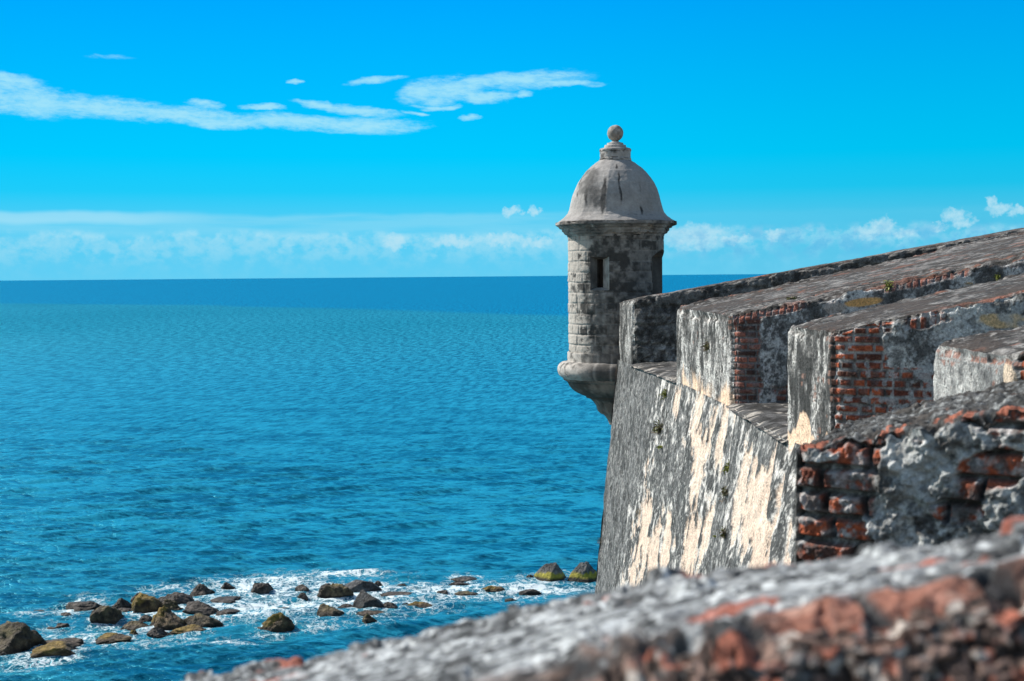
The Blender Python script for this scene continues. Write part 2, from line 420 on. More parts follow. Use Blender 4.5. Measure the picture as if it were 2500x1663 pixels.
def build_merlon(name, label, A, B, C, D, zb, mat, seed, ncheek, nouter, ntop, cheek_fn, outer_fn, top_fn=None,
                 amp_top=.03, amp_out=.012, rr=.035, rnd=.03, pu=1., pv=1., post=None, toph=None, group='merlons along the rampart', cat='merlon'):
    m = Merlon(A, B, C, D, zb)
    root = thing(name, label, cat, ((m.A + m.B + m.C + m.D) / 4 * np.array((1, 1, 0)) + np.array((0, 0, zb))), group)
    cf = cheek_fn(m)
    def hf(k, P):
        if k == 'top': return toph(P) if toph else top_height(P, amp_top, seed)
        if k == 'near': return cf(P)[0]
        return amp_out * fbm(P, (7, 7, 3.5), 5, seed + 7, .62)
    for face, nm, (nu, nv) in (('near', 'embrasure_cheek', ncheek), ('outer', 'outer_face', nouter), ('top', 'sloping_top', ntop)):
        P = m.faces(face, nu, nv, pu if face in ('near', 'top') else 1., pv if face == 'near' else 1.)
        V = m.displace(P, hf, rr, rnd, seed)
        if face == 'near': col = cf(P)[1]
        elif face == 'outer': col = outer_fn(m, P)
        else:
            col = (top_fn or (lambda m, P: top_color(P, seed)))(m, P)
        if post: col = post(face, P, col)
        grid(nm, V, mat, root, col, flip=(face == 'near' or face == 'outer'))
    # plain hidden sides close the block
    for face, nm in (('far', 'far_cheek'), ('back', 'inner_face')):
        P = m.faces(face, 60, 24); V = m.displace(P, hf, rr, rnd, seed)
        grid(nm, V, mat, root, top_color(P, seed + 4), flip=True)
    return m, root

def edge_bricks(px_lo, px_hi):
    pass

# corner points, read off the photograph and set at their distances
M5 = [W(1511, 737, 28.2), W(1544, 729, 26.6), W(2560, 549, 24.6), W(2560, 545, 27.5)]
M4 = [W(1650, 750, 22.5), W(1785, 770, 18.0), W(2620, 603, 16.6), W(2620, 538, 22.2)]
M3 = [W(1919, 797, 14.4), W(2032, 806, 13.0), W(2620, 692, 12.1), W(2620, 636, 14.9)]
M2 = [W(2279, 840, 10.7), W(2483, 872, 9.35), W(2760, 820, 8.9), W(2760, 730, 10.4)]
M1 = [W(2090, 1030, 5.9), W(1936, 1109, 4.8), W(2620, 985, 4.3), W(2620, 905, 5.45)]
def deepen(m, k):
    # carry the block on inwards along its two cheeks
    return [m[0], m[1], m[1] + (m[2] - m[1]) * k, m[0] + (m[3] - m[0]) * k]
M1, M2, M3, M4, M5 = deepen(M1, 2.3), deepen(M2, 1.9), deepen(M3, 1.35), deepen(M4, 1.2), deepen(M5, 1.25)
ZB = EYE - 1.85

# M5: rough stone parapet that ends at the sentry box
def cheek5(m):
    def f(P):
        u = m.along(P, 'near'); v = P[..., 2]; td = -m.topdist(P)
        e, r = bricks(u, v + .05 * fbm(P, 2, 2, 3), .85, .36, .03, 91)
        g = fbm(P, 5, 5, 92, .65); g2 = fbm(P, 16, 4, 93, .6)
        bh = ss(e, 0, .05)
        h = .05 * g * (.4 + r[0]) + .02 * g2 - .03 * (1 - bh) - .05 * ss(ridge(P, 3, 3, 7), .7, 1.) * ss(v, EYE - .5, EYE - 1.)
        c = mixc(ss(g + .6 * g2 + .5 * (r[1] - .5), -.5, .6), (.055, .053, .05), (.2, .195, .185))
        x, y = PX(P)
        low = ss(y, 800, 850) * ss(x, 1560, 1580)
        c = mixc(ss(g2 + .3 * g, .15, .6) * (.25 + .6 * low), c, (.5, .48, .45))
        c = mixc(ss(td, .06, 0) * .6, c, (.3, .29, .27))
        return h, c
    return f
def outer5(m, P):
    u = m.along(P, 'outer'); c = streak_color(u, P[..., 2], P, 51, .45, .12)
    return c * .9
m5, r5 = build_merlon('stone_parapet', 'dark rough stone parapet running up to the right from beside the sentry box', *M5, ZB, M_FAR, 50,
             (420, 110), (60, 110), (150, 30), cheek5, outer5, amp_top=.02, rr=.05, rnd=.03, group=None, cat='parapet')

# M4
def cheek4(m):
    def mask(u, v, td, P):
        a = ss(u, .6, .1) * ss(td, -.1, .0)
        top = ss(td, .15, .08) * (.30 + .35 * fbm(P, 1.2, 2, 88)) * ss(u, .1, .3)
        low = gauss(u, v, .75, EYE - 1.5, .3, .22) * .75
        return np.maximum(np.maximum(a * 1.05, top), low) - .42
    f0 = plaster_wall(m, 'near', 140, mask, grey=(.44, .445, .43), soldier=.13, mortar=(.24, .24, .24))
    def f(P):
        h, c = f0(P); x, y = PX(P); c = mixc(.35 + .4 * ss(fbm(P, 12, 3, 89), -.1, .4), c, np.mean(c, -1, keepdims=True) * np.array((.95, .92, .92)))
        o = gauss(x, y, 2105, 738, 55, 13, -.12) + .12 * fbm(P, 6, 3, 4)
        c = mixc(ss(o, .42, .6), c, (.80, .44, .17)); h = h * (1 - .7 * ss(o, .42, .6))
        c = mixc(ss(gauss(x, y, 2040, 752, 40, 22) + .2 * fbm(P, 6, 3, 5), .45, .7) * .7, c, (.5, .42, .36))
        return h, c
    return f
def outer4(m, P):
    u = m.along(P, 'outer'); c = streak_color(u, P[..., 2], P, 41, .5, .3); x, y = PX(P)
    fl = ss(P[..., 2] + .28 * fbm(uvz(u, P[..., 2]), (5, .8, 1), 4, 6), ZS + .22, ZS + .04)
    c = mixc(fl * ss(fbm(P, (3, 3, 1), 3, 8), -.45, .1), c, CREAM)
    e, r = bricks(u, P[..., 2], .25, .08, .016, 42)
    b = ss(fbm(P, 6, 3, 9) + .5 * ss(u, .25, .0) + .2 * ss(np.abs(-m.topdist(P)), .1, 0), .5, .62) * ss(e, 0, .01)
    return mixc(b * .5, c, (.34, .17, .12))
def top4(m, P):
    c = top_color(P, 43, .22, .4)
    dn = m.fr['near']; d = np.abs((P - dn[1]) @ dn[0]); df = m.fr['far']; d2 = np.abs((P - df[1]) @ df[0])
    k = ss(fbm(P, (2, 2, 1), 3, 5) + .45 * ss(np.minimum(d, d2), .35, 0), .38, .55)
    c = mixc(k * .45, c, (.30, .13, .09))
    return c
m4, r4 = build_merlon('merlon', 'widest merlon, with dull shaded brick corner, standing next to the dark stone parapet', *M4, ZB, M_MID, 40,
             (640, 130), (230, 160), (330, 200), cheek4, outer4, top4, amp_top=.06, amp_out=.03, rr=.05, rnd=.035, pu=1.4)

# M3
def cheek3(m):
    def mask(u, v, td, P):
        a = 1.0 * ss(u, .72, .28)
        low = ss(v, EYE - .75, EYE - .95) * ss(u, 1.15, .75)
        mid = -.3 * gauss(u, td, .55, .62, .28, .2)
        top = ss(td, .17, .1) * .68 * ss(u, .3, .5)
        return np.maximum(np.maximum(a + mid, low), top) - .5
    f0 = plaster_wall(m, 'near', 130, mask, grey=(.50, .505, .485), soldier=0, joint=.02, mortar=(.42, .42, .41))
    def mask2(u, v, td, P): return ss(td, .2, .1) * (.30 + .5 * np.exp(-((u - .85) / .3) ** 2) + .5 * fbm(P, 1.5, 2, 87)) * ss(u, .5, .7) - .5
    f1 = plaster_wall(m, 'near', 135, mask2, grey=(.50, .505, .485), soldier=.25, joint=.02)
    def f(P):
        h, c = f0(P); h1, c1 = f1(P)
        u = m.along(P, 'near'); w = ss(u, .5, .56); h = h * (1 - w) + h1 * w; c = mixc(w * ss(-m.topdist(P), .3, .22), c, c1)
        x, y = PX(P)
        c = mixc(ss(fbm(P, 11, 4, 86), .0, .4) * .65, c, (.10, .098, .095)); c = mixc(ss(fbm(P, 14, 4, 85), .08, .34) * .75, c, (.48, .50, .50))
        o = gauss(x, y, 2455, 783, 85, 22) + .25 * fbm(P, 9, 3, 4)
        c = mixc(ss(o, .42, .6), c, mixc(ss(fbm(P, 8, 3, 5), -.2, .3), (.74, .52, .28), (.5, .48, .44)))
        return h, c
    return f
def outer3(m, P):
    u = m.along(P, 'outer'); v = P[..., 2]; c = streak_color(u, v, P, 31, .55, .32); x, y = PX(P)
    top_of = ZS + .08 + .30 * np.exp(-((u - .85) / .22) ** 2) + .1 * np.exp(-((u - .15) / .12) ** 2) + .1 * fbm(uvz(u, v), (12, 1, 1), 3, 6)
    fl = ss(v, top_of + .02, top_of - .02)
    c = mixc(fl, c, CREAM)
    e, r = bricks(u, v, .25, .08, .016, 130)
    b = ss(fbm(P, 6, 3, 9) + .75 * ss(u, .3, .0) * ss(v, EYE - 1.3, EYE - .8) + .5 * ss(u, 1.05, 1.3) * ss(v, EYE - 1.1, EYE - .7), .45, .6) * ss(e, 0, .01)
    return mixc(b * .6, c, (.36, .2, .15))
m3, r3 = build_merlon('merlon', 'merlon with neat orange brick courses on its shaded side and a cream flame below', *M3, ZB, M_MID, 30,
             (640, 200), (170, 200), (380, 160), cheek3, outer3, lambda m, P: mixc(ss(np.abs((P - m.fr['near'][1]) @ m.fr['near'][0]), .16, .06) * ss(fbm(P, 5, 3, 3), -.1, .4) * .6, top_color(P, 33, .2, .45), (.36, .14, .09)),
             amp_top=.04, amp_out=.016, rr=.035, rnd=.03, pu=1.4)

# M2
def cheek2(m):
    f0 = plaster_wall(m, 'near', 120, lambda u, v, td, P: ss(u, .6, .2) - .3, grey=(.2, .2, .2))
    return f0
def outer2(m, P):
    u = m.along(P, 'outer'); v = P[..., 2]; c = streak_color(u, v, P, 21, .45, .35)
    c = c * .4 + .6 * mixc(ss(fbm(P, 14, 4, 2), -.5, .5), (.2, .205, .205), (.5, .5, .48))
    x, y = PX(P)
    k = ss(gauss(x, y, 2462, 925, 16, 50, -.1) + .3 * fbm(uvz(u, v), (14, 2, 1), 3, 6), .5, .6)
    c = mixc(k, c, (.75, .6, .45))
    e, r = bricks(u, v, .24, .08, .016, 120)
    b = ss(fbm(P, 6, 3, 9) + .6 * ss(-m.topdist(P), .16, .0), .42, .55) * ss(e, 0, .01)
    return mixc(b * .7, c * .95, (.3, .14, .1))
m2, r2 = build_merlon('merlon', 'low merlon at the right edge with a pale grey face and dark crumbly top', *M2, ZB, M_MID, 20,
             (260, 120), (220, 160), (260, 140), cheek2, outer2, None, amp_top=.04, amp_out=.014, rr=.03, rnd=.025, pu=1.4)

# M1: close, out of the lens' focus
def cheek1(m):
    def mask(u, v, td, P):
        x, y = PX(P)
        a = .85 * ss(x, 2200, 2080)
        holes = 1.2 * gauss(x, y, 2400, 1150, 90, 50) + 1.0 * gauss(x, y, 2330, 1240, 80, 40) + 1.0 * gauss(x, y, 2450, 1030, 100, 30) + .5 * gauss(x, y, 2240, 1075, 60, 20)
        pil = -.8 * gauss(x, y, 2195, 1180, 32, 150) - .55 * gauss(x, y, 2010, 1115, 70, 26)
        return np.maximum(a, holes) + pil - .45 + .38 * fbm(P, 9, 4, 12) + .25 * fbm(P, 26, 3, 13)
    f0 = plaster_wall(m, 'near', 110, mask, grey=(.42, .42, .40), plast_th=.035, ch=.084, cw=.27, rough=.055, soldier=0, joint=.012, brick_bump=.024, mortar=(.20, .205, .20))
    def f(P):
        h, c = f0(P)
        n = fbm(P, 13, 4, 5); g = fbm(P, 30, 4, 16, .6)
        h = h + .028 * np.abs(n) + .014 * g - .006
        c = mixc(ss(n + .6 * g, -.12, .14) * .72, c, (.37, .385, .375))          # grey crust over brick and plaster alike
        c = mixc(ss(g + .3 * n, .12, .36) * .5, c, (.58, .60, .59))
        c = mixc(ss(fbm(P, 24, 4, 17, .6) + .3 * g, .08, .3) * .7, c, (.11, .115, .115))
        c = mixc(ss(fbm(P, 16, 4, 15) - .2 * n, .12, .4) * .7, c, (.07, .062, .057))
        return h, c
    return f
def top1(m, P):
    c = top_color(P * 3.2, 13, .1, .8); c = c * np.array((.88, .95, 1.)); c = mixc(ss(fbm(P, 22, 4, 14) + .4 * fbm(P, 60, 2, 15), .1, .45) * .7, c, DK)
    d = np.abs((P - m.fr['near'][1]) @ m.fr['near'][0])
    e, r = bricks(m.along(P, 'near'), d, .11, .14, .02, 8)
    k = ss(d, .17, .13) * ss(fbm(P, 9, 3, 3) + (r[0] - .5), -.2, .1) * ss(e, 0, .01)
    return mixc(k * .85, c, mixc(r[1], (.2, .08, .06), (.5, .17, .1)))
m1, r1 = build_merlon('merlon', 'crumbling grey and orange brick merlon close by, just behind the blurred foreground wall', *M1, ZB, M_NEAR, 10,
             (460, 330), (120, 120), (330, 330), cheek1, lambda m, P: streak_color(m.along(P, 'outer'), P[..., 2], P, 5), top1,
             amp_top=.055, amp_out=.01, rr=.02, rnd=.010, pu=1.55, toph=lambda P: .022 * fbm(P, 6, 3, 31) + .026 * fbm(P, 20, 4, 32, .6) - .02 * ss(ridge(P, 14, 3, 33), .5, .9) + .01)

# M0: the blurred wall top right in front of the lens
fa, fb = W(440, 1660, 2.3), W(2500, 1278, 1.65)
na, nb = W(2080, 1428, 1.47), W(2500, 1346, 1.387)
def ext(p, q, t): return p + (q - p) * t
M0 = [ext(fa, fb, -.45), None, None, ext(fa, fb, 1.25)]
pn_ = np.cross(fb - fa, na - fa)
def on_plane(px, py):
    d = ray(px, py); return C0 + d * (((fa - C0) @ pn_) / (d @ pn_))
na, nb = on_plane(1300, 1685), on_plane(2500, 1398)
dn = nb - na
M0[1] = na - dn * 1.3; M0[2] = nb + dn * .45
M0 = [p + np.array((0, 0, .006)) for p in M0]
# keep the near edge on the same sloping plane as the far edge
def brick_band0(P):
    ax = M0[2] - M0[1]; ax = ax[:2] / np.linalg.norm(ax[:2]); q = P[..., :2] - M0[1][:2]
    al = q @ ax; d1 = np.abs(q @ np.array((-ax[1], ax[0])))
    e, r = bricks(al, d1 + .5, .112, 9., .026, 5, .15)
    band = ss(d1, .085 + .01 * (r[1] - .5), .07) * ss(PX(P)[0], 1790, 1850)
    return band, e, r
def height0(P):
    x, y = PX(P); band, e, r = brick_band0(P)
    return band * (.017 * ss(e, -.003, .004) * (.6 + .6 * r[2]) - .012) + .020 * np.exp(-((x - 1560) / 560) ** 2) - .010 + .010 * fbm(P, 7, 3, 3) + .010 * fbm(P, 34, 4, 4, .6) - .008 * ss(ridge(P, 30, 2, 5), .5, .9) + .012 * ss(fbm(P, 14, 2, 9), .25, .4)
def cheek0(m):
    def f(P):
        # broken rubble core, its face sloped outwards so that grazing sun lights it
        td = -m.topdist(P); w = ss(td, .0, .04)
        P0 = P; P = P * np.array((1, 1, 1.5)); cell = ridge(P, 56, 3, 5); n = fbm(P, 48, 4, 6, .6); g = fbm(P, 110, 3, 7); lo = fbm(P, 10, 2, 11)
        h = .70 * td + w * (.012 * lo + .010 * n + .006 * g - .010 * ss(cell, .4, .9))
        c = mixc(ss(n + .5 * g + .4 * lo, -.35, .35), (.07, .05, .042), (.32, .215, .175))
        c = mixc(ss(fbm(P, 48, 3, 8) + .25 * lo, .16, .34) * .9, c, (.50, .17, .11))
        c = mixc(ss(fbm(P, 44, 3, 9), .30, .46) * .95, c, (.62, .56, .50)); c = mixc(ss(fbm(P, 36, 3, 10), .22, .42) * .85, c, (.19, .19, .185))
        c = mixc(ss(cell, .5, .85) * .9, c, (.025, .02, .018))
        e, r = bricks(m.along(P0, 'near'), td, .14, .055, .014, 7, .5)
        k = ss(td, .055, .045) * ss(e, 0, .008) * ss(m.along(P0, 'near'), .8, 1.1) * (r[3] > .35)
        h = h + k * .018
        return h, mixc(k * .85, c, mixc(ss(n, -.4, .4), (.15, .08, .065), (.42, .19, .13)))
    return f
def top0(m, P):
    n = fbm(P, 14, 5, 7, .65); g = fbm(P, 42, 4, 8, .65); q = fbm(P, 30, 3, 28, .5)
    c = mixc(ss(n + .9 * g, -.35, .3), (.08, .083, .084), (.32, .335, .34))
    c = mixc(ss(fbm(P, 60, 3, 29, .5) + .4 * q, .16, .36) * .85, c, (.68, .71, .71))
    c = mixc(ss(fbm(P, 48, 3, 18, .6), .14, .34) * .85, c, (.03, .032, .034))
    d2 = np.abs((P - m.fr['far'][1]) @ m.fr['far'][0]); d1 = np.abs((P - m.fr['near'][1]) @ m.fr['near'][0]); al = m.along(P, 'near')
    c = mixc(ss(fbm(P, 9, 4, 9) + .45 * ss(d2, .05, 0), .36, .48) * .85, c, (.38, .13, .09))
    band, e, r = brick_band0(P); k = band
    bc = mixc(ss(n + .6 * g + .8 * (r[0] - .5), -.3, .3), (.10, .06, .05), (.36, .15, .10))
    bc = mixc(ss(q, .15, .35) * .7, bc, (.52, .29, .21))
    c = mixc(band * .92, c, mixc(ss(e, -.002, .006), (.03, .028, .03), bc))
    c = mixc(ss(d1, .12, .02) * ss(n + .4 * g, -.3, .1) * (1 - k) * .9, c, mixc(ss(g, -.2, .3), (.06, .045, .04), (.2, .13, .1)))
    return c
m0, r0_ = build_merlon('foreground_wall', 'blurred grey and reddish rubble wall top filling the bottom of the photo', *M0, ZB, M_NEAR, 3,
             (900, 260), (60, 60), (960, 170), cheek0, lambda m, P: top_color(P, 2), top0, amp_top=.045, amp_out=.02, rr=.022, rnd=.016, toph=height0, pv=2.2,
             group=None, cat='wall')

# ------------------------------------------------------------------ scarp below the merlons
def plan(P, z=ZS): return np.array((P[0], P[1], z))
top_pts = [plan(M5[0]), plan(M5[1]), plan(M4[0]), plan(M4[1]), plan(M3[0]), plan(M3[1]), plan(M2[0]), plan(M2[1])]
nrm = [(-.985, .17, 0)] + [(-.995, .02, 0)] * 2 + [(-.98, .12, 0), (-.97, .2, 0), (-.96, .26, 0), (-.94, .3, 0), (-.93, .34, 0)]
bat = [.105, .11, .135, .17, .21, .23, .25, .25]
def resample(A, n, dens=None):
    A = np.array(A, float); d = np.r_[0, np.cumsum(np.linalg.norm(np.diff(A[:, :2], axis=0), axis=1))]
    t = np.linspace(0, 1, n) ; t = t if dens is None else dens(t)
    return t * d[-1], d
nS, nZ = 760, 430
sdist, dk = resample(top_pts, nS, lambda t: 1 - (1 - t) ** 1.0)
TP = np.stack([np.interp(sdist, dk, np.array(top_pts)[:, k]) for k in range(3)], -1)
NR = np.stack([np.interp(sdist, dk, np.array(nrm)[:, k]) for k in range(3)], -1)
BT = np.interp(sdist, dk, bat)
zz = np.r_[np.linspace(0, 6.8, nZ - 60), np.linspace(7.1, 25.5, 60)]
P = TP[:, None, :] + NR[:, None, :] * (BT[:, None] * zz[None, :])[..., None] + NR[:, None, :] * .012
P[..., 2] = ZS - zz[None, :]
U = np.repeat(sdist[:, None], nZ, 1); Vz = P[..., 2]
PXx, PXy = PX(P)
uv = uvz(U, Vz)
aa = fbm(uv, (.75, .55, 1), 5, 300, .6); bb = fbm(uv, (3.0, 1.5, 1), 5, 301, .6); cc_ = fbm(uv, (7, 5.5, 1), 4, 302, .62); dd_ = fbm(uv, (1.7, .8, 1), 4, 303)
wm = aa * .8 + bb * .55 + dd_ * .3 + cc_ * .25
bias = .55 * gauss(PXx, PXy, 1600, 1330, 60, 150, .2) + .45 * gauss(PXx, PXy, 1690, 1060, 45, 130, .2) + .75 * gauss(PXx, PXy, 1885, 1180, 45, 190, .22) \
     + .35 * gauss(PXx, PXy, 1700, 1330, 40, 80, .2) + .6 * gauss(PXx, PXy, 1650, 985, 22, 60, .2) - .3 * gauss(PXx, PXy, 1740, 1280, 30, 120, .15) - .35 * gauss(PXx, PXy, 1760, 1180, 30, 60, .15) \
     + .45 * gauss(PXx, PXy, 1840, 1300, 35, 100, .2)
edge_x = 1612 - (PXy - 900) * .22
lft = ss(PXx, edge_x + 22, edge_x - 14)
grey_b = .5 * gauss(PXx, PXy, 1870, 1075, 30, 50, .2) + .35 * gauss(PXx, PXy, 1640, 1180, 40, 90, .2) + .4 * gauss(PXx, PXy, 1740, 1400, 50, 70, .2) + .3 * gauss(PXx, PXy, 1830, 1330, 16, 60, .25)
bot = .06 * fbm(uv, (.3, .3, 1), 2, 320)
cream = ss(wm * 1.15 + bias - 1.0 * lft - grey_b - .3 + bot, .0, .07)
whit = ss(wm * 1.1 + bias * .8 - .75 * lft - grey_b + .55 * cc_ + .3 * fbm(uv, (16, 14, 1), 3, 321) - .17, .0, .16)
gcol = mixc(ss(cc_ + .6 * bb, -.4, .4), (.085, .087, .085), (.19, .19, .185))
gcol = mixc(ss(fbm(uv, (14, 12, 1), 3, 305) + .2 * aa, .42, .62) * .8, gcol, DK)
gcol = mixc(ss(fbm(uv, (16, 14, 1), 3, 306), .3, .6) * .45, gcol, (.55, .54, .5))
gcol = mixc(ss(fbm(uv, (22, 20, 1), 3, 333, .6) + .4 * cc_, .2, .38) * .8 * (1 - .7 * lft), gcol, (.5, .49, .46)); gcol = mixc(ss(fbm(uv, (24, 20, 1), 3, 334, .6), .2, .38) * .8, gcol, (.03, .03, .029))
col = mixc(whit * (.55 + .45 * ss(cc_, -.3, .3)), gcol, (.66, .63, .585))
cr = mixc(ss(bb + .4 * cc_, -.1, .6), (.72, .56, .44), (.79, .66, .54))
cr = mixc(ss(ridge(uv, (5, 1.2, 1), 3, 308), .80, .95) * .5, cr, (.28, .22, .17))
col = mixc(cream, col, cr)
soft = ss(Vz, ZS - .05, ZS - .7)
hgt = (.035 * fbm(P, (1.5, 1.5, .8), 4, 310) + .03 * fbm(uv, (5, 3, 1), 4, 311)) * (.55 + .45 * soft[:, :]) - .015 * cream
V = P + NR[:, None, :] * hgt[..., None]
scarp_root = thing('rampart_wall', 'tall sloping rampart wall with grey lichen and peeling cream limewash, falling to the sea', 'wall', (2.4, 18, 0))
grid('scarp', V, M_FAR, scarp_root, col, flip=True)
# continuation of the scarp: flank under the near merlons and the far face behind the sentry box
def plain_scarp(pts, norms, b, nm, ns=80):
    A = np.array(pts, float); d = np.r_[0, np.cumsum(np.linalg.norm(np.diff(A[:, :2], axis=0), axis=1))]; s = np.linspace(0, d[-1], ns)
    T = np.stack([np.interp(s, d, A[:, k]) for k in range(3)], -1); N = np.stack([np.interp(s, d, np.array(norms, float)[:, k]) for k in range(3)], -1)
    z = np.linspace(0, 25.5, 120); Bt = np.interp(s, d, b) if np.ndim(b) else np.full(ns, b)
    Q = T[:, None, :] + N[:, None, :] * (Bt[:, None] * z[None, :])[..., None]; Q[..., 2] = T[:, None, 2] - z[None, :]
    u2 = uvz(np.repeat(s[:, None], 120, 1), Q[..., 2])
    w = fbm(u2, (.8, .5, 1), 5, 77); c = mixc(ss(w, .0, .2), streak_color(u2[..., 0] * .3, u2[..., 1] * .5, Q, 78), CREAM)
    Q2 = Q + N[:, None, :] * (.05 * fbm(Q, 1.5, 4, 79))[..., None]
    grid(nm, Q2, M_FAR, scarp_root, c, flip=True)
pM2 = TP[-1]
plain_scarp([pM2, plan(M1[0]), plan(M1[1]), plan(M0[0]), plan(M0[0] + (M0[0] - M1[0]) * 2)], [(-.93, .34, 0), (-.87, .5, 0), (-.87, .5, 0), (-.87, .5, 0), (-.87, .5, 0)], [.25, .2, .15, .12, .12], 'flank_scarp')
f0p = TP[0] + NR[0] * .03
plain_scarp([np.array((14, 33, ZS)), f0p + np.array((3.5, 1.2, 0)), f0p], [(-.3, .95, 0), (-.3, .95, 0), (-.985, .17, 0)], [.1, .1, .105], 'far_scarp')

# embrasure soles between the merlons
def sole(far_pt, near_pt, far_in, near_in, seed, rise=.35, nu=150, nv=150):
    a = plan(far_pt); b = plan(near_pt); c = plan(near_in, ZS + rise); d = plan(far_in, ZS + rise)
    u = np.linspace(0, 1, nu)[:, None, None]; v = np.linspace(-.03, 1.03, nv)[None, :, None]
    Q = (1 - u) * ((1 - v) * a + v * b) + u * ((1 - v) * d + v * c)
    outn = np.array((-.06, 0, 0)); Q = Q + outn * (1 - ss(u, 0, .02))
    h = .03 * fbm(Q, 3, 5, seed, .6) + .012 * fbm(Q, 14, 3, seed + 1)
    h = h - .05 * ss(u[..., 0], .02, 0)
    Q2 = Q.copy(); Q2[..., 2] += h + .03
    c_ = mixc(ss(fbm(Q, 4, 4, seed + 2) + .5 * fbm(Q, 18, 3, seed + 6), -.3, .4), (.04, .039, .037), (.13, .128, .125))
    c_ = mixc(ss(fbm(Q, 9, 3, seed + 3) + .3 * ss(u[..., 0], .03, 0), .35, .6) * .7, c_, (.6, .55, .48))
    grid('embrasure_floor', Q2, M_MID, scarp_root, c_)
sole(M5[1], M4[0], M5[2], M4[3], 401)
sole(M4[1], M3[0], M4[2], M3[3], 402, .3)
sole(M3[1], M2[0], M3[2], M2[3], 403)
sole(M2[1], M1[0], M2[2], M1[3], 404)
# solid masonry core and the walk behind the battlement
def prism(name, pts, z0, z1, mat, parent, colr, origin=None):
    n = len(pts); V = [(p[0], p[1], z1) for p in pts] + [(p[0], p[1], z0) for p in pts]
    me = bpy.data.meshes.new(name); F = [tuple(range(n))] + [(i, (i + 1) % n, n + (i + 1) % n, n + i)[::-1] for i in range(n)]
    V = [tuple(np.array(v) - (np.array(parent.location) if parent else 0)) for v in V]
    me.from_pydata(V, [], F); me.update()
    a = me.color_attributes.new('col', 'FLOAT_COLOR', 'POINT'); a.data.foreach_set('color', [*colr, 1] * (2 * n)); me.materials.append(mat)
    o = bpy.data.objects.new(name, me); S.collection.objects.link(o); o.parent = parent; return o
wk = [(9, 34), (40, 34), (40, -12), (-1.0, -12), (-1.0, -.6), (.9, -.6), (2.4, 3), (6.2, 8.5), (7.5, 12), (9.5, 17), (10.8, 24)]
walk = prism('rampart_walk', wk, 0, EYE - 1.62, M_FAR, None, (.22, .2, .18)); tag(walk, kind='structure')

# ------------------------------------------------------------------ sentry box
GD = 29.6; gc = W(1505, 900, GD); gx, gy = gc[0], gc[1]; mpp = GD / FPX
def gz(py):
    # height on the axis that shows at photo row py
    a, b = EYE - 6., EYE + 6.
    for _ in range(50):
        c = (a + b) / 2; y = PX(np.array([gx, gy, c]))[1]
        if y > py: a = c
        else: b = c
    return c
gar = thing('sentry_box', 'round domed stone sentry box with a ball finial on the rampart corner', 'sentry box', (gx, gy, gz(1045)))
def lathe(name, prof, colf, hf=None, nth=300, dz=.02, facet=0., parent=gar, hole=None, inner=False):
    """prof: [(r px, y px)] from the top down"""
    pr = np.array([(r * mpp, gz(y)) for r, y in prof]); d = np.r_[0, np.cumsum(np.linalg.norm(np.diff(pr, axis=0), axis=1))]
    n = max(int(d[-1] / dz), 4); s = np.unique(np.r_[np.linspace(0, d[-1], n), d])
    r = np.interp(s, d, pr[:, 0]); z = np.interp(s, d, pr[:, 1])
    th = np.linspace(0, 2 * math.pi, nth, endpoint=False)
    TH, RR = np.meshgrid(th, r, indexing='ij'); ZZ = np.repeat(z[None, :], nth, 0)
    if facet:
        k = 2 * math.pi / 12; ph = (TH + k * .5) % k - k / 2
        f = math.cos(k / 2) / np.cos(ph); RR = RR * (1 + facet * (f - 1) + facet * .012)
    Q0 = np.stack([gx + RR * np.sin(TH), gy - RR * np.cos(TH), ZZ], -1)
    ds, dz_ = np.gradient(r), np.gradient(z); nl = np.hypot(ds, dz_) + 1e-9
    nr, nz = -dz_ / nl, ds / nl
    h = hf(TH, ZZ, RR, Q0) if hf else 0 * RR
    Q = Q0 + np.stack([np.sin(TH) * nr[None, :] * h, -np.cos(TH) * nr[None, :] * h, nz[None, :] * h], -1)
    c = colf(TH, ZZ, RR, Q0)
    msk = hole(th, z) if hole is not None else None
    return grid(name, Q, M_GAR, parent, c, wrap=True, mask=msk, flip=False)
def dome_col(TH, ZZ, RR, Q):
    n = fbm(Q, 1.6, 4, 500); g = fbm(Q, 7, 4, 501, .6)
    c = mixc(ss(n + .5 * g, -.5, .6), (.29, .275, .26), (.40, .38, .36))
    x, y = PX(Q); fr = ss(np.cos(TH), -.1, .1); t = (gz(392) - ZZ) / (gz(392) - gz(545)); j2 = fbm(Q, 9, 3, 505)
    L = lambda cx, cy, rx, ry, tl=0.: gauss(x + 3 * j2, y, cx, cy, rx, ry, tl)
    st = 1.1 * L(1474, 470, 5, 34, .06) + .8 * L(1431, 478, 4, 24, .1) + .9 * L(1470, 505, 3.5, 22) + 1. * L(1515, 474, 3, 20, -.06) + .8 * L(1511, 432, 2.5, 14) + .6 * L(1505, 405, 3, 8) \
        + .9 * L(1566, 513, 3, 13, -.35) + .45 * L(1423, 430, 2.5, 40, .5) + .4 * L(1409, 480, 2, 30, .2) + .35 * L(1562, 450, 2, 40, -.1)
    pt = .95 * L(1450, 480, 26, 32, .2) + .8 * L(1447, 425, 22, 20, .8) + .6 * L(1428, 450, 14, 34, .4) + .4 * L(1425, 535, 30, 6)
    c = mixc(np.clip(ss(st * fr + .35 * g, .15, .6), 0, 1) * .95, c, (.035, .035, .035))
    c = mixc(ss(pt * fr + .7 * g + .35 * n, .25, 1.1) * .85, c, (.085, .083, .08))
    c = mixc(ss(fbm(Q, 3, 4, 504), .3, .6) * .3, c, (.15, .145, .14))
    c = mixc(ss(t, .965, 1.0) * ss(g, -.4, .1) * .75, c, (.06, .06, .058))
    return c
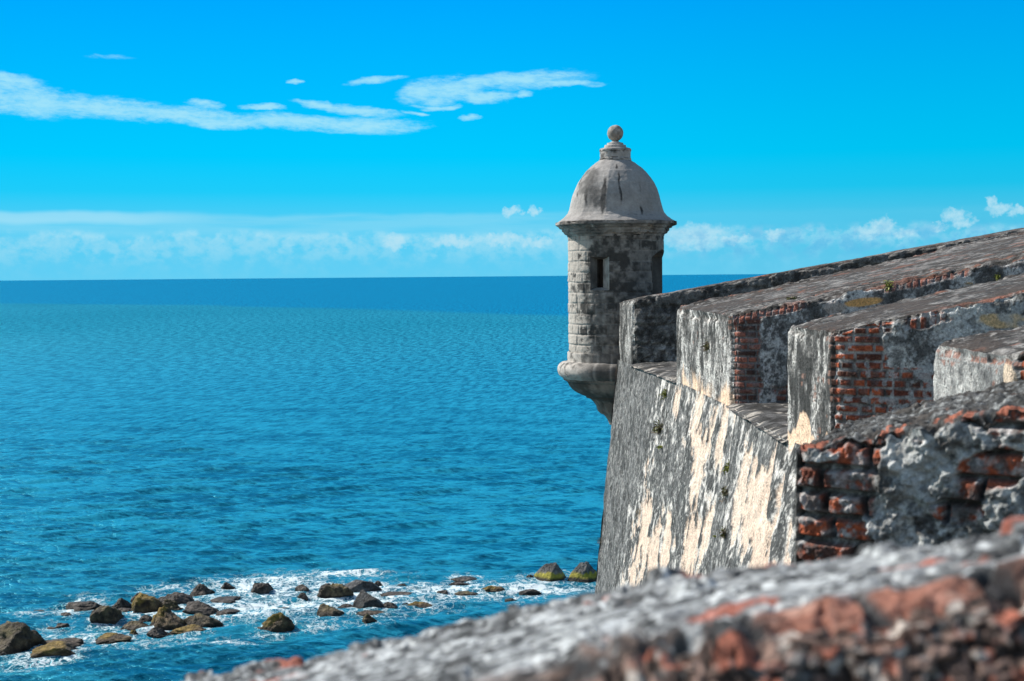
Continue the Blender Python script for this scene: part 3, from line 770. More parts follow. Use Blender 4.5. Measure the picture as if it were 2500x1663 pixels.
lathe('dome', [(36, 391), (38, 392), (50, 400), (62, 409), (75, 421), (86, 435), (95, 449), (102, 465), (107.5, 480), (111, 495), (115, 511), (119, 521), (126, 529.5), (136, 537), (146, 543)],
      dome_col, lambda TH, ZZ, RR, Q: .016 * fbm(Q, 2.2, 4, 510) + .006 * fbm(Q, 12, 3, 511) - .02 * ss(fbm(Q, 5, 3, 512), .3, .5) * ss(ZZ, gz(530), gz(541)), facet=.7)
def corn_col(TH, ZZ, RR, Q):
    n = fbm(Q, 3, 4, 520); g = fbm(Q, 11, 4, 521, .6)
    c = mixc(ss(n + .4 * g, -.4, .5), (.17, .155, .14), (.36, .33, .30))
    c = mixc(ss(g - .2 * n, .05, .45) * .8, c, (.06, .058, .055))
    c = mixc(ss(-g, .25, .6) * .6, c, (.6, .57, .52))
    return c
lathe('cornice', [(140, 541), (146.5, 543), (147, 550), (138, 554), (137, 557), (131, 559), (130.5, 564), (127, 567), (125, 571), (119, 574), (118, 578), (110, 580)],
      corn_col, lambda TH, ZZ, RR, Q: .018 * fbm(Q, 7, 4, 522) + .01 * fbm(Q, 2, 2, 523) - .045 * ss(fbm(Q, 4, 3, 524), .25, .45), dz=.015)
def drum_col(TH, ZZ, RR, Q):
    g = fbm(Q, 6, 4, 530, .6); c = mixc(ss(g, -.5, .5), (.33, .305, .28), (.46, .43, .4))
    return mixc(ss(fbm(Q, 9, 4, 531) - .35 * np.sin(TH), .0, .4) * .8 * ss(ZZ, gz(356), gz(368)), c, (.06, .058, .055))
lathe('drum', [(4, 361), (36, 362.5), (38.5, 365), (38.5, 369), (37, 371), (37, 386), (38.5, 388), (39, 393)], drum_col, lambda TH, ZZ, RR, Q: .006 * fbm(Q, 8, 3, 5), nth=120)
fin = lathe('finial', [(2, 345), (11, 346.5), (13, 348), (19.5, 349.5), (20, 353.5), (26, 355), (27, 361), (27, 363)], drum_col, lambda TH, ZZ, RR, Q: .004 * fbm(Q, 8, 3, 5), nth=96, dz=.01)
ball = lathe('ball', [(.3, 305.5)] + [(19.6 * math.sin(a), 325.5 - 20 * math.cos(a)) for a in np.linspace(.15, 2.75, 22)] + [(10, 347.5)], lambda TH, ZZ, RR, Q: mixc(ss(fbm(Q, 12, 4, 5), -.4, .6), (.25, .22, .19), (.44, .40, .36)), lambda TH, ZZ, RR, Q: .006 * fbm(Q, 9, 4, 6), nth=96, dz=.012, parent=fin)
# drum of the body: coursed ashlar with window slit and door
Rb = 116.5 * mpp
def th_of(px): return math.asin((px - 1505) / 116.5)
win = (th_of(1437.5), th_of(1481), gz(628), gz(707)); slot = (1454.5, 1468, gz(634), gz(701))
door = (R(43.5), R(100), gz(611), gz(860))
nth = 420; zt, zb_ = gz(577), gz(860)
zr = np.unique(np.r_[np.linspace(zb_, zt, 200), win[2], win[3], door[2]])[::-1]
th = np.linspace(-math.pi, math.pi, nth, endpoint=False)
for a in (win[0], win[1], door[0], door[1]): th[np.argmin(abs(th - a))] = a
TH, ZZ = np.meshgrid(th, zr, indexing='ij')
def body_fields(TH, ZZ):
    Q = np.stack([gx + Rb * np.sin(TH), gy - Rb * np.cos(TH), ZZ], -1)
    u = TH * Rb; e, r = bricks(u, ZZ + .01 * vn(Q * 3, 1), .46, .213, .014, 601, .9)
    bh = ss(e, -.002, .018); n = fbm(Q, 1.4, 4, 602); g = fbm(Q, 8, 4, 603, .62)
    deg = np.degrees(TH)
    lf = ss(deg, -22, -48)                      # paler towards the left side
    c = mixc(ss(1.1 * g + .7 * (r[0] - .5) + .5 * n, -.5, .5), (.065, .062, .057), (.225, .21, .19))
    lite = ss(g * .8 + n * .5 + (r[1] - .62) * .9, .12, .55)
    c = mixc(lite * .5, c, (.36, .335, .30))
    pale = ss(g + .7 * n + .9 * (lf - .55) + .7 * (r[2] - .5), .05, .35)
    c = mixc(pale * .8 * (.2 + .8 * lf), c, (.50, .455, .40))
    c = mixc((1 - bh) * np.clip(.3 + .9 * n + .5 * g + .2 * lf, 0, 1), c, (.34, .32, .29))
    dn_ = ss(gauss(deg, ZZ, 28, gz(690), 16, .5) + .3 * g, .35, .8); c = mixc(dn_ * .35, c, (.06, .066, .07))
    c = mixc(ss(ZZ, gz(600), gz(582)) * ss(g, -.3, .4) * .5, c, (.33, .29, .25))
    h = .010 * bh - .010 + .014 * g + .016 * (r[3] - .5) * bh
    return Q, h, c
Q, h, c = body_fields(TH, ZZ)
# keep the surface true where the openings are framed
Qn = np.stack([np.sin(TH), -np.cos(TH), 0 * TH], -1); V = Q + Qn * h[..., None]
thc = np.r_[(th[1:] + th[:-1]) / 2, (th[-1] + math.pi) / 2]; zc = (zr[1:] + zr[:-1]) / 2
T2, Z2 = np.meshgrid(thc, zc, indexing='ij')
inwin = (T2 > win[0]) & (T2 < win[1]) & (Z2 < win[2]) & (Z2 > win[3])
dm = (door[0] + door[1]) / 2; dw = (door[1] - door[0]) / 2
arch = door[2] - .16 * ((T2 - dm) / dw) ** 2
indoor = (T2 > door[0]) & (T2 < door[1]) & (Z2 < arch)
keep = ~(inwin | indoor)
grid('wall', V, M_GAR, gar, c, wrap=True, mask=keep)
# inside skin, its shade painted in as a near-black brown
ri = Rb - .32
T3, Z3 = np.meshgrid(th, zr, indexing='ij')
Qi = np.stack([gx + ri * np.sin(T3), gy - ri * np.cos(T3), Z3], -1)
s0, s1 = th_of(slot[0]) * 1.0, th_of(slot[1]) * 1.0
inslot = (T2 > s0 - .03) & (T2 < s1 + .03) & (Z2 < slot[2]) & (Z2 > slot[3])
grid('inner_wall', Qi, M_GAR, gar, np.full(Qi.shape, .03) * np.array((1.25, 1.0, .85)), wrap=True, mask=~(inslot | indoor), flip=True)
disc = [(gx + (Rb - .1) * math.sin(a), gy - (Rb - .1) * math.cos(a)) for a in np.linspace(0, 2 * math.pi, 48, endpoint=False)]
prism('ceiling', disc, gz(575), gz(571), M_GAR, gar, (.1, .085, .075)); prism('floor', disc, gz(866), gz(858), M_GAR, gar, (.15, .13, .11))
def cyl(tha, r, z): return np.array((gx + r * math.sin(tha), gy - r * math.cos(tha), z))
# window: splayed reveal narrowing to a slit
def quads(name, quads_, colr, parent, n=10):
    Vs, Fs, Cs = [], [], []
    for (a, b, c_, d), cl in zip(quads_, colr):
        u = np.linspace(0, 1, n)[:, None, None]; v = np.linspace(0, 1, n)[None, :, None]
        G = (1 - u) * (1 - v) * a + u * (1 - v) * b + u * v * c_ + (1 - u) * v * d
        k = sum(len(x) for x in Vs)
        g = fbm(G, 9, 4, 5); cc2 = mixc(ss(g, -.5, .5), tuple(.7 * x for x in cl), tuple(1.3 * x for x in cl))
        Vs.append(G.reshape(-1, 3)); Fs.append(grid_faces(n, n) + k); Cs.append(cc2.reshape(-1, 3))
    return raw_mesh(name, np.concatenate(Vs), np.concatenate(Fs), M_GAR, parent, np.concatenate(Cs), smooth=False, origin=np.array(gar.location))
wr = Rb + .004
o = [cyl(win[0], wr, win[2]), cyl(win[1], wr, win[2]), cyl(win[1], wr, win[3]), cyl(win[0], wr, win[3])]
rs = Rb - .2; sa, sb = th_of(slot[0]) , th_of(slot[1])
tin = lambda px: math.asin(max(-1, min(1, (px - 1505) * mpp / rs)))
i_ = [cyl(tin(slot[0]), rs, slot[2]), cyl(tin(slot[1]), rs, slot[2]), cyl(tin(slot[1]), rs, slot[3]), cyl(tin(slot[0]), rs, slot[3])]
j_ = [cyl(tin(slot[0]) , ri - .02, slot[2]), cyl(tin(slot[1]), ri - .02, slot[2]), cyl(tin(slot[1]), ri - .02, slot[3]), cyl(tin(slot[0]), ri - .02, slot[3])]
wq = [(o[0], i_[0], i_[3], o[3]), (i_[1], o[1], o[2], i_[2]), (o[0], o[1], i_[1], i_[0]), (i_[3], i_[2], o[2], o[3])]
sq = [(i_[0], j_[0], j_[3], i_[3]), (j_[1], i_[1], i_[2], j_[2]), (i_[0], i_[1], j_[1], j_[0]), (j_[3], j_[2], i_[2], i_[3])]
wf = quads('window', wq, [(.13, .13, .125), (.36, .34, .31), (.12, .11, .10), (.34, .32, .29)], gar)  # light and shade painted per side: left and top dark, right and sill pale
quads('window_slit', sq, [(.05, .045, .04)] * 4, wf)
# door reveal
n = 14; dq = []; dc = []
dths = np.linspace(door[0], door[1], n)
za = lambda a: door[2] - .16 * ((a - dm) / dw) ** 2
dl0 = (cyl(door[0], Rb + .004, za(door[0])), cyl(door[0], ri - .02, za(door[0])), cyl(door[0], ri - .02, door[3]), cyl(door[0], Rb + .004, door[3]))
dl1 = tuple(cyl(door[1], r_, z_) for r_, z_ in ((ri - .02, za(door[1])), (Rb + .004, za(door[1])), (Rb + .004, door[3]), (ri - .02, door[3])))
dq = [dl0, dl1]
for a, b in zip(dths[:-1], dths[1:]):
    dq.append((cyl(a, Rb + .004, za(a)), cyl(b, Rb + .004, za(b)), cyl(b, ri - .02, za(b)), cyl(a, ri - .02, za(a))))
quads('doorway', dq, [(.13, .12, .11)] * len(dq), gar, 5)
def base_col(TH, ZZ, RR, Q):
    n = fbm(Q, 2, 4, 540); g = fbm(Q, 8, 4, 541, .6); deg = (np.degrees(TH) + 180) % 360 - 180
    e, r = bricks(TH * Rb, ZZ * 0 + .1, .55, 9., .02, 542, .5)
    c = mixc(ss(n + .5 * g + .6 * (r[0] - .5), -.5, .5), (.10, .095, .088), (.32, .30, .275))
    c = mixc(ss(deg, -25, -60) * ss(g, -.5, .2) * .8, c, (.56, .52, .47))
    c = mixc((1 - ss(e, 0, .02)) * .5, c, (.4, .38, .35))
    return mixc(ss(g, .25, .6) * .5, c, (.05, .05, .05))
lathe('plinth', [(114, 857.5), (119, 858.5), (119.5, 862), (119, 880), (121, 883)], base_col, lambda TH, ZZ, RR, Q: .01 * fbm(Q, 6, 4, 5), dz=.02)
lathe('roll_moulding', [(118, 880)] + [(124 + 21 * math.sin(a), 901.5 - 20.5 * math.cos(a)) for a in np.linspace(.1, 2.6, 16)] + [(128, 924)], base_col, lambda TH, ZZ, RR, Q: .014 * fbm(Q, 5, 4, 5), dz=.02)
def corb_col(TH, ZZ, RR, Q):
    n = fbm(Q, 2, 4, 550); g = fbm(Q, 8, 4, 551, .6); st = fbm(uvz(TH * 9, ZZ * 2), 1, 4, 552)
    c = mixc(ss(n + .5 * g + .4 * st, -.5, .5), (.08, .07, .06), (.27, .235, .20))
    c = mixc(ss(st, .2, .5) * .4, c, (.06, .058, .055))
    return c
lathe('corbel', [(131, 921), (129, 926), (121, 930), (119, 934), (115, 942), (106, 951), (95, 958), (84, 963), (75, 966), (74, 970), (64, 973), (56, 980), (50, 990), (46, 1002), (40, 1008), (31, 1012), (27, 1018), (22, 1026), (18, 1036), (9, 1040), (7, 1052), (1, 1062)],
      corb_col, lambda TH, ZZ, RR, Q: .012 * fbm(Q, 6, 4, 5), dz=.02)

# ------------------------------------------------------------------ sea
ROCKS = [  # centre x, waterline y, width, height (photo px), kind, label
 (18, 1590, 125, 70, 'o', 'big dark olive boulder cut by the left edge of the photo'),
 (4, 1606, 22, 14, 'd', 'small brown rock in front of the big boulder at the left edge'),
 (145, 1576, 88, 20, 'f', 'low brown-black rock just behind the flat orange-topped slab near the left edge'),
 (128, 1601, 105, 30, 'y', 'flat slab with an orange-brown back near the big left boulder'),
 (196, 1486, 78, 22, 'd', 'long dark rock lying farthest left of the main rock group'),
 (160, 1504, 24, 10, 'd', 'small dark rock in foam below the long dark rock'),
 (150, 1532, 28, 12, 'd', 'small half-sunken rock alone left of the rock group'),
 (122, 1535, 24, 5, 'f', 'rock barely breaking the water beside the small half-sunken one'),
 (93, 1493, 22, 4, 'f', 'sliver of rock awash in the foam line at the far left'),
 (258, 1520, 74, 44, 'o', 'blocky brown boulder at the left end of the main rock group'),
 (296, 1484, 46, 26, 'd', 'dark rock wedged behind the blocky brown boulder'),
 (300, 1492, 38, 10, 'd', 'low rock at the foot of the dark wedged rock'),
 (355, 1498, 78, 50, 'y', 'tall boulder with an ochre top, highest of the main rock group'),
 (338, 1470, 36, 22, 'd', 'grey rock peeking from behind the tall ochre-topped boulder'),
 (420, 1478, 82, 34, 'd', 'broad dark rock right behind the tall ochre-topped boulder'),
 (416, 1496, 54, 32, 'o', 'rounded olive rock in the middle of the main rock group'),
 (486, 1498, 76, 30, 'd', 'slanting dark rock on the right of the main rock group'),
 (407, 1528, 80, 48, 'y', 'peaked boulder with a yellow-olive left flank in front of the main group'),
 (490, 1524, 88, 30, 'o', 'wide mossy rock right of the peaked yellow-flanked boulder'),
 (330, 1534, 60, 20, 'o', 'low wet rock left of the peaked yellow-flanked boulder'),
 (354, 1515, 30, 14, 'd', 'small dark rock behind the low wet rock'),
 (276, 1563, 74, 20, 'y', 'flat rock tinged orange below the blocky brown boulder'),
 (326, 1551, 18, 12, 'y', 'little rust-coloured rock at the end of the flat orange-tinged rock'),
 (384, 1552, 54, 22, 'd', 'small dark rock in front of the peaked yellow-flanked boulder'),
 (458, 1548, 76, 22, 'y', 'long mossy brown rock at the front of the main group'),
 (492, 1452, 50, 28, 'd', 'dark pointed rock standing alone above the main group'),
 (554, 1435, 28, 14, 'd', 'small dark rock in the foam right of the lone pointed rock'),
 (545, 1470, 60, 13, 'd', 'thin dark reef rock above another thin one, below the small foam-ringed rock'),
 (554, 1498, 56, 13, 'd', 'thin dark reef rock lying just right of the slanting dark rock'),
 (632, 1451, 48, 30, 'd', 'round dark rock with surf breaking behind it'),
 (676, 1538, 76, 44, 'y', 'knobbly rock with a bright yellow-green top alone in blue water'),
 (634, 1536, 22, 7, 'd', 'tiny rock awash at the left foot of the yellow-green topped rock'),
 (694, 1490, 30, 9, 'd', 'small streak of rock behind the yellow-green topped rock'),
 (738, 1444, 32, 18, 'd', 'upper of two small rocks beside a white splash'),
 (738, 1463, 28, 16, 'd', 'lower of two small rocks beside a white splash'),
 (812, 1460, 82, 36, 'o', 'rugged brown rock left of the big grey boulder'),
 (798, 1446, 40, 22, 'd', 'knob of dark rock rising on the rugged brown rock'),
 (878, 1446, 100, 34, 'g', 'big smooth grey boulder, largest in the middle of the surf'),
 (921, 1430, 24, 12, 'd', 'dark stub of rock behind the right end of the big grey boulder'),
 (902, 1488, 74, 46, 'g', 'black wedge-shaped boulder with a pointed top in front of the big grey one'),
 (952, 1486, 38, 17, 'd', 'low dark rock touching the right foot of the black wedge boulder'),
 (902, 1500, 66, 10, 'f', 'flat reef awash under the black wedge boulder'),
 (808, 1500, 62, 28, 'o', 'dark olive rock left of the black wedge boulder'),
 (848, 1483, 40, 11, 'd', 'low rock linking the dark olive rock and the black wedge boulder'),
 (902, 1519, 34, 20, 'o', 'small brown rock in front of the black wedge boulder'),
 (980, 1431, 22, 7, 'd', 'small red-brown rock in the foam right of the big grey boulder'),
 (1024, 1480, 58, 15, 'y', 'rust-coloured flat rock amid foam right of the black wedge boulder'),
 (990, 1477, 16, 6, 'd', 'tiny dark rock at the left end of the rust-coloured flat rock'),
 (965, 1454, 66, 8, 'f', 'reef streaked with foam between the big grey boulder and the pair of low rocks'),
 (1130, 1417, 56, 10, 'd', 'rear of two long low rocks lying one behind the other'),
 (1122, 1430, 46, 11, 'd', 'front of two long low rocks lying one behind the other'),
 (1080, 1452, 30, 12, 'd', 'left one of a pair of low brown rocks'),
 (1138, 1452, 48, 10, 'o', 'right one of a pair of low brown rocks'),
 (1200, 1445, 54, 17, 'y', 'olive hump of rock in the foam before the moss-banded boulders'),
 (1292, 1413, 18, 10, 'd', 'little rock beside the left moss-banded boulder'),
 (1294, 1448, 42, 12, 'd', 'low grey rock below the left moss-banded boulder'),
 (1248, 1468, 26, 9, 'd', 'small reddish rock just above the blurred wall'),
 (1342, 1415, 72, 42, 'm', 'grey pyramid boulder with a yellow moss band, standing clear of the wall'),
 (1424, 1418, 64, 46, 'm', 'grey boulder with a yellow moss band, half hidden by the rampart'),
]
def sea_height(X, Y, D):
    rng = np.random.RandomState(5); h = 0 * X
    main = math.radians(-72)
    for i in range(46):
        lam = .7 * (1.062 ** i) * (0.9 + .2 * rng.rand()); k = 2 * math.pi / lam
        a = main + rng.normal(0, .42); ph = rng.rand() * 6.28
        amp = .0105 * lam ** .8 * (.6 + .8 * rng.rand())
        if lam > 3: amp *= (3 / lam) ** 1.1
        s = np.sin(k * (X * math.cos(a) + Y * math.sin(a)) + ph + .6 * np.sin(.13 * X + i) )
        vis = np.clip(lam / (D * D / (EYE * 700)) - .8, 0, 1)        # ripples finer than the mesh are left to the shader
        h = h + amp * vis * (s - .25 * np.cos(2 * (k * (X * math.cos(a) + Y * math.sin(a)) + ph)))
    return h
def rocks_world():
    out = []
    for (cx, wy, w, hh, kd, lb) in ROCKS:
        p = sea_pt(cx, wy); D = p[1]; mp = D / FPX
        out.append((p[0], D + w * mp * .25, w * mp, hh * mp, kd, lb))
    return out
RW = rocks_world()
ys = np.r_[np.linspace(20, 78, 40), np.geomspace(78.5, 420, 880), np.geomspace(425, 150000, 170)]
tx = np.r_[np.linspace(-4, -.47, 40), np.linspace(-.46, .16, 560), np.linspace(.17, 4, 40)]
Yg, Tg = np.meshgrid(ys, tx, indexing='ij'); Xg = Yg * Tg
ripp = fbm(uvz(Xg, Yg), (.035, .035, 1), 3, 700)
Hh = sea_height(Xg, Yg, Yg) * (1 + .5 * ripp)
fx = np.zeros_like(Xg); px_, py_ = PX(np.stack([Xg, Yg, 0 * Xg], -1))
for (x, y, w, hh, kd, lb) in RW:
    d = np.hypot((Xg - x) / (w * .5 + .9), (Yg - y) / (w * .5 + 2.2)); fx = np.maximum(fx, 1.0 * np.exp(-(np.maximum(d - .55, 0) / .55) ** 2) * min(1, .45 + w / 5))
G = lambda *a: gauss(px_, py_, *a)
fz = 1.05 * G(670, 1425, 150, 20) + .35 * G(600, 1480, 480, 60) + .6 * G(480, 1440, 220, 22) + 1. * G(740, 1462, 190, 28) + .7 * G(840, 1400, 110, 10) + .75 * G(1010, 1450, 160, 28) + .62 * G(1200, 1438, 190, 26) + .6 * G(1360, 1445, 130, 26) \
   + .6 * G(90, 1495, 150, 14) + .5 * G(180, 1550, 170, 28) + .75 * G(60, 1620, 110, 32) + .5 * G(330, 1575, 220, 26) + .45 * G(560, 1500, 150, 26) + .5 * G(760, 1530, 130, 22) + .3 * G(1000, 1500, 150, 30) + .4 * G(210, 1455, 70, 8) + .42 * G(900, 1395, 500, 10) + .6 * G(560, 1570, 90, 12)
fz = fz * (py_ > 1300)
foam = np.clip(np.maximum(fx * .72, np.minimum(fz * .84, .70 + .25 * fbm(uvz(Xg, Yg), (.12, .12, 1), 3, 701))), 0, 1)
far_band = np.clip(ss(Yg + 110 * fbm(uvz(Tg * 1., Yg * .002), (6, 1, 1), 4, 3) + 1500 * np.clip(Tg, -1, 1), 870, 960), 0, 1)  # bluer band of water far out
attr = np.stack([foam, far_band, ss(py_, 1250, 1480) * (px_ > -2000)], -1)
def sea_mat():
    m = bpy.data.materials.new('sea_water'); m.use_nodes = True; t = NT(m.node_tree)
    b = t.n['Principled BSDF']
    at = t.node('ShaderNodeAttribute', attribute_name='col'); sp = t.node('ShaderNodeSeparateColor'); t.l.new(at.outputs['Color'], sp.inputs[0])
    fo, dp, nr = sp.outputs
    P = t.node('ShaderNodeNewGeometry').outputs['Position']
    xyz = t.node('ShaderNodeSeparateXYZ'); t.l.new(P, xyz.inputs[0])
    rot = t.node('ShaderNodeVectorRotate', rotation_type='Z_AXIS'); t.l.new(P, rot.inputs[0]); rot.inputs['Angle'].default_value = R(14)
    st = t.vm('MULTIPLY', rot.outputs[0], (.42, 1., 0.))
    n1 = t.noise(st, 1.6, 5, .6); n2 = t.noise(st, .42, 5, .6, .4); n3 = t.noise(st, .09, 4, .55, .3); n4 = t.noise(st, .018, 4, .6)
    # water body
    big = t.noise(t.vm('MULTIPLY', P, (.004, .0015, 0)), 1., 4, .6)
    body = t.mix(t.smooth(big, .3, .7), (.003, .152, .262), (.006, .182, .306))
    body = t.mix(dp, body, (.0, .145, .315))
    n0 = t.noise(t.vm('ADD', st, (31., 7., 0.)), 3.4, 3, .6); n35 = t.noise(t.vm('MULTIPLY', rot.outputs[0], (.8, .16, 0.)), 1., 4, .7); far_w = t.smooth(xyz.outputs[1], 110., 420.)
    cs = t.m('ADD', t.m('ADD', t.m('MULTIPLY', n2, .25), t.m('MULTIPLY', n1, .3)), t.m('ADD', t.m('ADD', t.m('MULTIPLY', n0, .15), t.m('MULTIPLY', n3, .2)), t.m('MULTIPLY', n35, .1)))
    csn = cs
    crest = t.m('ADD', t.m('MULTIPLY', t.smooth(csn, .45, .55), t.m('SUBTRACT', 1., far_w)), t.m('MULTIPLY', t.smooth(n35, .43, .57), far_w))
    body = t.mix(1., body, t.mix(crest, (.0, .48, .54), (4.0, 1.6, 1.42)), 'MULTIPLY')
    body = t.mix(t.m('MULTIPLY', nr, .5), body, t.mix(1., body, (1., .62, .62), 'MULTIPLY'))
    # lacy foam
    wp = t.vm('ADD', t.vm('MULTIPLY', P, (1, .8, 0)), t.vm('SCALE', t.vm('SUBTRACT', t.noise(P, .35, 4, .6, out=1), (.5, .5, .5))))
    t.n[-1].inputs[0].default_value
    for nn in t.n:
        if nn.bl_idname == 'ShaderNodeVectorMath' and nn.operation == 'SCALE' and not nn.inputs['Scale'].is_linked: nn.inputs['Scale'].default_value = 1.9
    r1 = t.noise(wp, .85, 6, .62); r2 = t.noise(wp, 2.4, 5, .6)
    l1 = t.m('SUBTRACT', 1., t.m('MULTIPLY', t.m('ABSOLUTE', t.m('SUBTRACT', r1, .5)), 9.), clamp=True)
    l2 = t.m('SUBTRACT', 1., t.m('MULTIPLY', t.m('ABSOLUTE', t.m('SUBTRACT', r2, .5)), 7.), clamp=True)
    blot = t.noise(P, .22, 4, .6)
    lace = t.m('MAXIMUM', t.m('MULTIPLY', l1, .9), t.m('MULTIPLY', l2, .75))
    lvl = t.m('ADD', t.m('MULTIPLY', fo, 1.05), t.m('MULTIPLY', t.m('SUBTRACT', blot, .5), .9))
    ff = t.m('ADD', t.m('MULTIPLY', lace, 1.05), t.m('SUBTRACT', t.m('MULTIPLY', lvl, .95), 1.22))
    ff = t.m('ADD', ff, t.m('MULTIPLY', t.m('SUBTRACT', n1, .5), .5))
    fmask = t.m('MULTIPLY', t.smooth(ff, -.08, .34), t.smooth(fo, .05, .3))
    # rare white caps farther out
    cap = t.m('MULTIPLY', t.smooth(n2, .68, .74), t.smooth(n1, .55, .7)); cap = t.m('MULTIPLY', cap, t.smooth(n3, .52, .62))
    fmask = t.m('MAXIMUM', fmask, t.m('MULTIPLY', cap, .6))
    milky = t.mix(t.m('MULTIPLY', t.smooth(fo, .2, 1.), .35), body, (.05, .28, .36))
    colr = t.mix(fmask, milky, (.72, .80, .82))
    t.n.remove(b)
    df = t.node('ShaderNodeBsdfDiffuse'); gl = t.node('ShaderNodeBsdfGlossy'); mx = t.node('ShaderNodeMixShader'); fr = t.node('ShaderNodeFresnel')
    t.l.new(colr, df.inputs['Color']); gl.inputs['Color'].default_value = (.22, .85, 1., 1); fr.inputs['IOR'].default_value = 1.33
    t.l.new(t.m('ADD', t.smooth(xyz.outputs[1], 60., 700., .2, .4), t.m('MULTIPLY', fmask, .5)), gl.inputs['Roughness'])
    # long wave slopes hide each other far out, so the mirror share levels off
    fac = t.m('MINIMUM', t.m('MULTIPLY', fr.outputs[0], .8), t.smooth(xyz.outputs[1], 80., 700., .42, .09))
    fac = t.m('MULTIPLY', fac, t.m('SUBTRACT', 1., t.m('MULTIPLY', fmask, .8)))
    t.l.new(fac, mx.inputs[0]); t.l.new(df.outputs[0], mx.inputs[1]); t.l.new(gl.outputs[0], mx.inputs[2])
    t.l.new(mx.outputs[0], t.n['Material Output'].inputs['Surface'])
    hsum = t.m('ADD', t.m('ADD', t.m('ADD', t.m('MULTIPLY', n0, .10), t.m('MULTIPLY', n1, .28)), t.m('MULTIPLY', n2, .6)), t.m('ADD', t.m('MULTIPLY', n3, .7), t.m('MULTIPLY', n4, 1.5)))
    hsum = t.m('ADD', hsum, t.m('MULTIPLY', fmask, .08))
    bp = t.node('ShaderNodeBump'); bp.inputs['Strength'].default_value = .9; bp.inputs['Distance'].default_value = 1.; t.l.new(hsum, bp.inputs['Height'])
    for nd in (df, gl, fr): t.l.new(bp.outputs[0], nd.inputs['Normal'])
    return m
sea = raw_mesh('sea', np.stack([Xg, Yg, Hh], -1), grid_faces(len(ys), len(tx), flip=True), sea_mat(), None, attr)
tag(sea, kind='structure')

# ------------------------------------------------------------------ rocks
def ico(sub):
    bm = bmesh.new(); bmesh.ops.create_icosphere(bm, subdivisions=sub, radius=1)
    V = np.array([v.co[:] for v in bm.verts]); F = np.array([[v.index for v in f.verts] for f in bm.faces]); bm.free(); return V, F
IV, IF = ico(5)
for i, (x, y, w, h, kd, lb) in enumerate(RW):
    rng = np.random.RandomState(100 + i)
    npl = {'m': 12, 'g': 14, 'o': 18, 'd': 18, 'y': 17, 'f': 18}[kd]
    N = rng.normal(size=(npl, 3)); N[:, 2] = np.abs(N[:, 2]) * (.9 if kd != 'f' else 2); N = N / np.linalg.norm(N, axis=1)[:, None]
    dN = .66 + .3 * rng.rand(npl)
    dots = IV @ N.T; r = np.min(np.where(dots > .05, dN / np.maximum(dots, .05), 9), 1); r = np.minimum(r, 1.18)
    Pn = IV * r[:, None]
    nz = fbm(Pn + i * 7.3, 1.6, 5, 900 + i, .55); rough = {'g': .08, 'm': .08}.get(kd, .17)
    Pn = Pn * (1 + rough * 1.6 * nz)[:, None]
    Pn = Pn * (1 + rough * .5 * fbm(Pn + i, 6, 3, 40))[:, None]
    zz_ = Pn[:, 2]; above = zz_ > -.1
    wx = np.ptp(Pn[above, 0]); ht = zz_.max(); h = max(.4 * h, 1.12 * h - .13 * w)
    depth = w * (.62 + .25 * rng.rand())
    V = np.stack([(Pn[:, 0] - (Pn[above, 0].max() + Pn[above, 0].min()) / 2) * 1.24 * w / wx, Pn[:, 1] * 1.25 * depth / wx, Pn[:, 2] * 1.1 * h / ht], -1)
    if kd == 'm' or 'wedge' in lb or 'pointed' in lb or 'peaked' in lb:
        # draw the top in to a peak
        t_ = np.clip(V[:, 2] / h, 0, 1)[:, None]; V[:, :2] = V[:, :2] * (1 - .35 * t_) + np.array((.12 * w if kd == 'm' else -.12 * w, 0)) * t_
    V[:, 2] -= .06 * h
    nrm_ = Pn / np.linalg.norm(Pn, axis=1)[:, None]
    g = fbm(Pn + i * 3.1, 3, 5, 950 + i, .6); tz = V[:, 2] / h
    base = {'o': ((.035, .028, .02), (.14, .11, .07)), 'd': ((.028, .025, .022), (.12, .10, .085)), 'y': ((.04, .028, .017), (.17, .12, .065)), 'f': ((.04, .033, .027), (.13, .10, .075)),
            'g': ((.04, .04, .04), (.13, .13, .127)), 'm': ((.05, .05, .05), (.17, .168, .16))}[kd]
    c = mixc(ss(g, -.45, .5), *base)
    if kd == 'y':
        c = mixc(ss(g * .6 + tz - .55 * nrm_[:, 0] + nrm_[:, 2] * .3, .55, 1.15) * .7, c, (.27, .18, .03))
    if kd == 'o': c = mixc(ss(g * .6 + nrm_[:, 2] * .7, .35, 1.) * .5, c, (.22, .18, .055))
    if kd == 'm': c = mixc(ss(tz + .25 * g, .5, .38) * ss(tz + .15 * g, .08, .16) * .9, c, (.34, .30, .035)); c = mixc(ss(tz + .1 * g, .16, .08), c, (.05, .045, .03))
    if kd == 'g': c = mixc(ss(tz + .15 * g, .18, .05) * .7, c, (.06, .05, .03))
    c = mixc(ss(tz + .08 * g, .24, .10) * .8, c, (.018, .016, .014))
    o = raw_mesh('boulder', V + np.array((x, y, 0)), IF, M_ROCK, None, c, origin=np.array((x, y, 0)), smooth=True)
    tag(o, lb, 'rock', 'rocks in the surf')

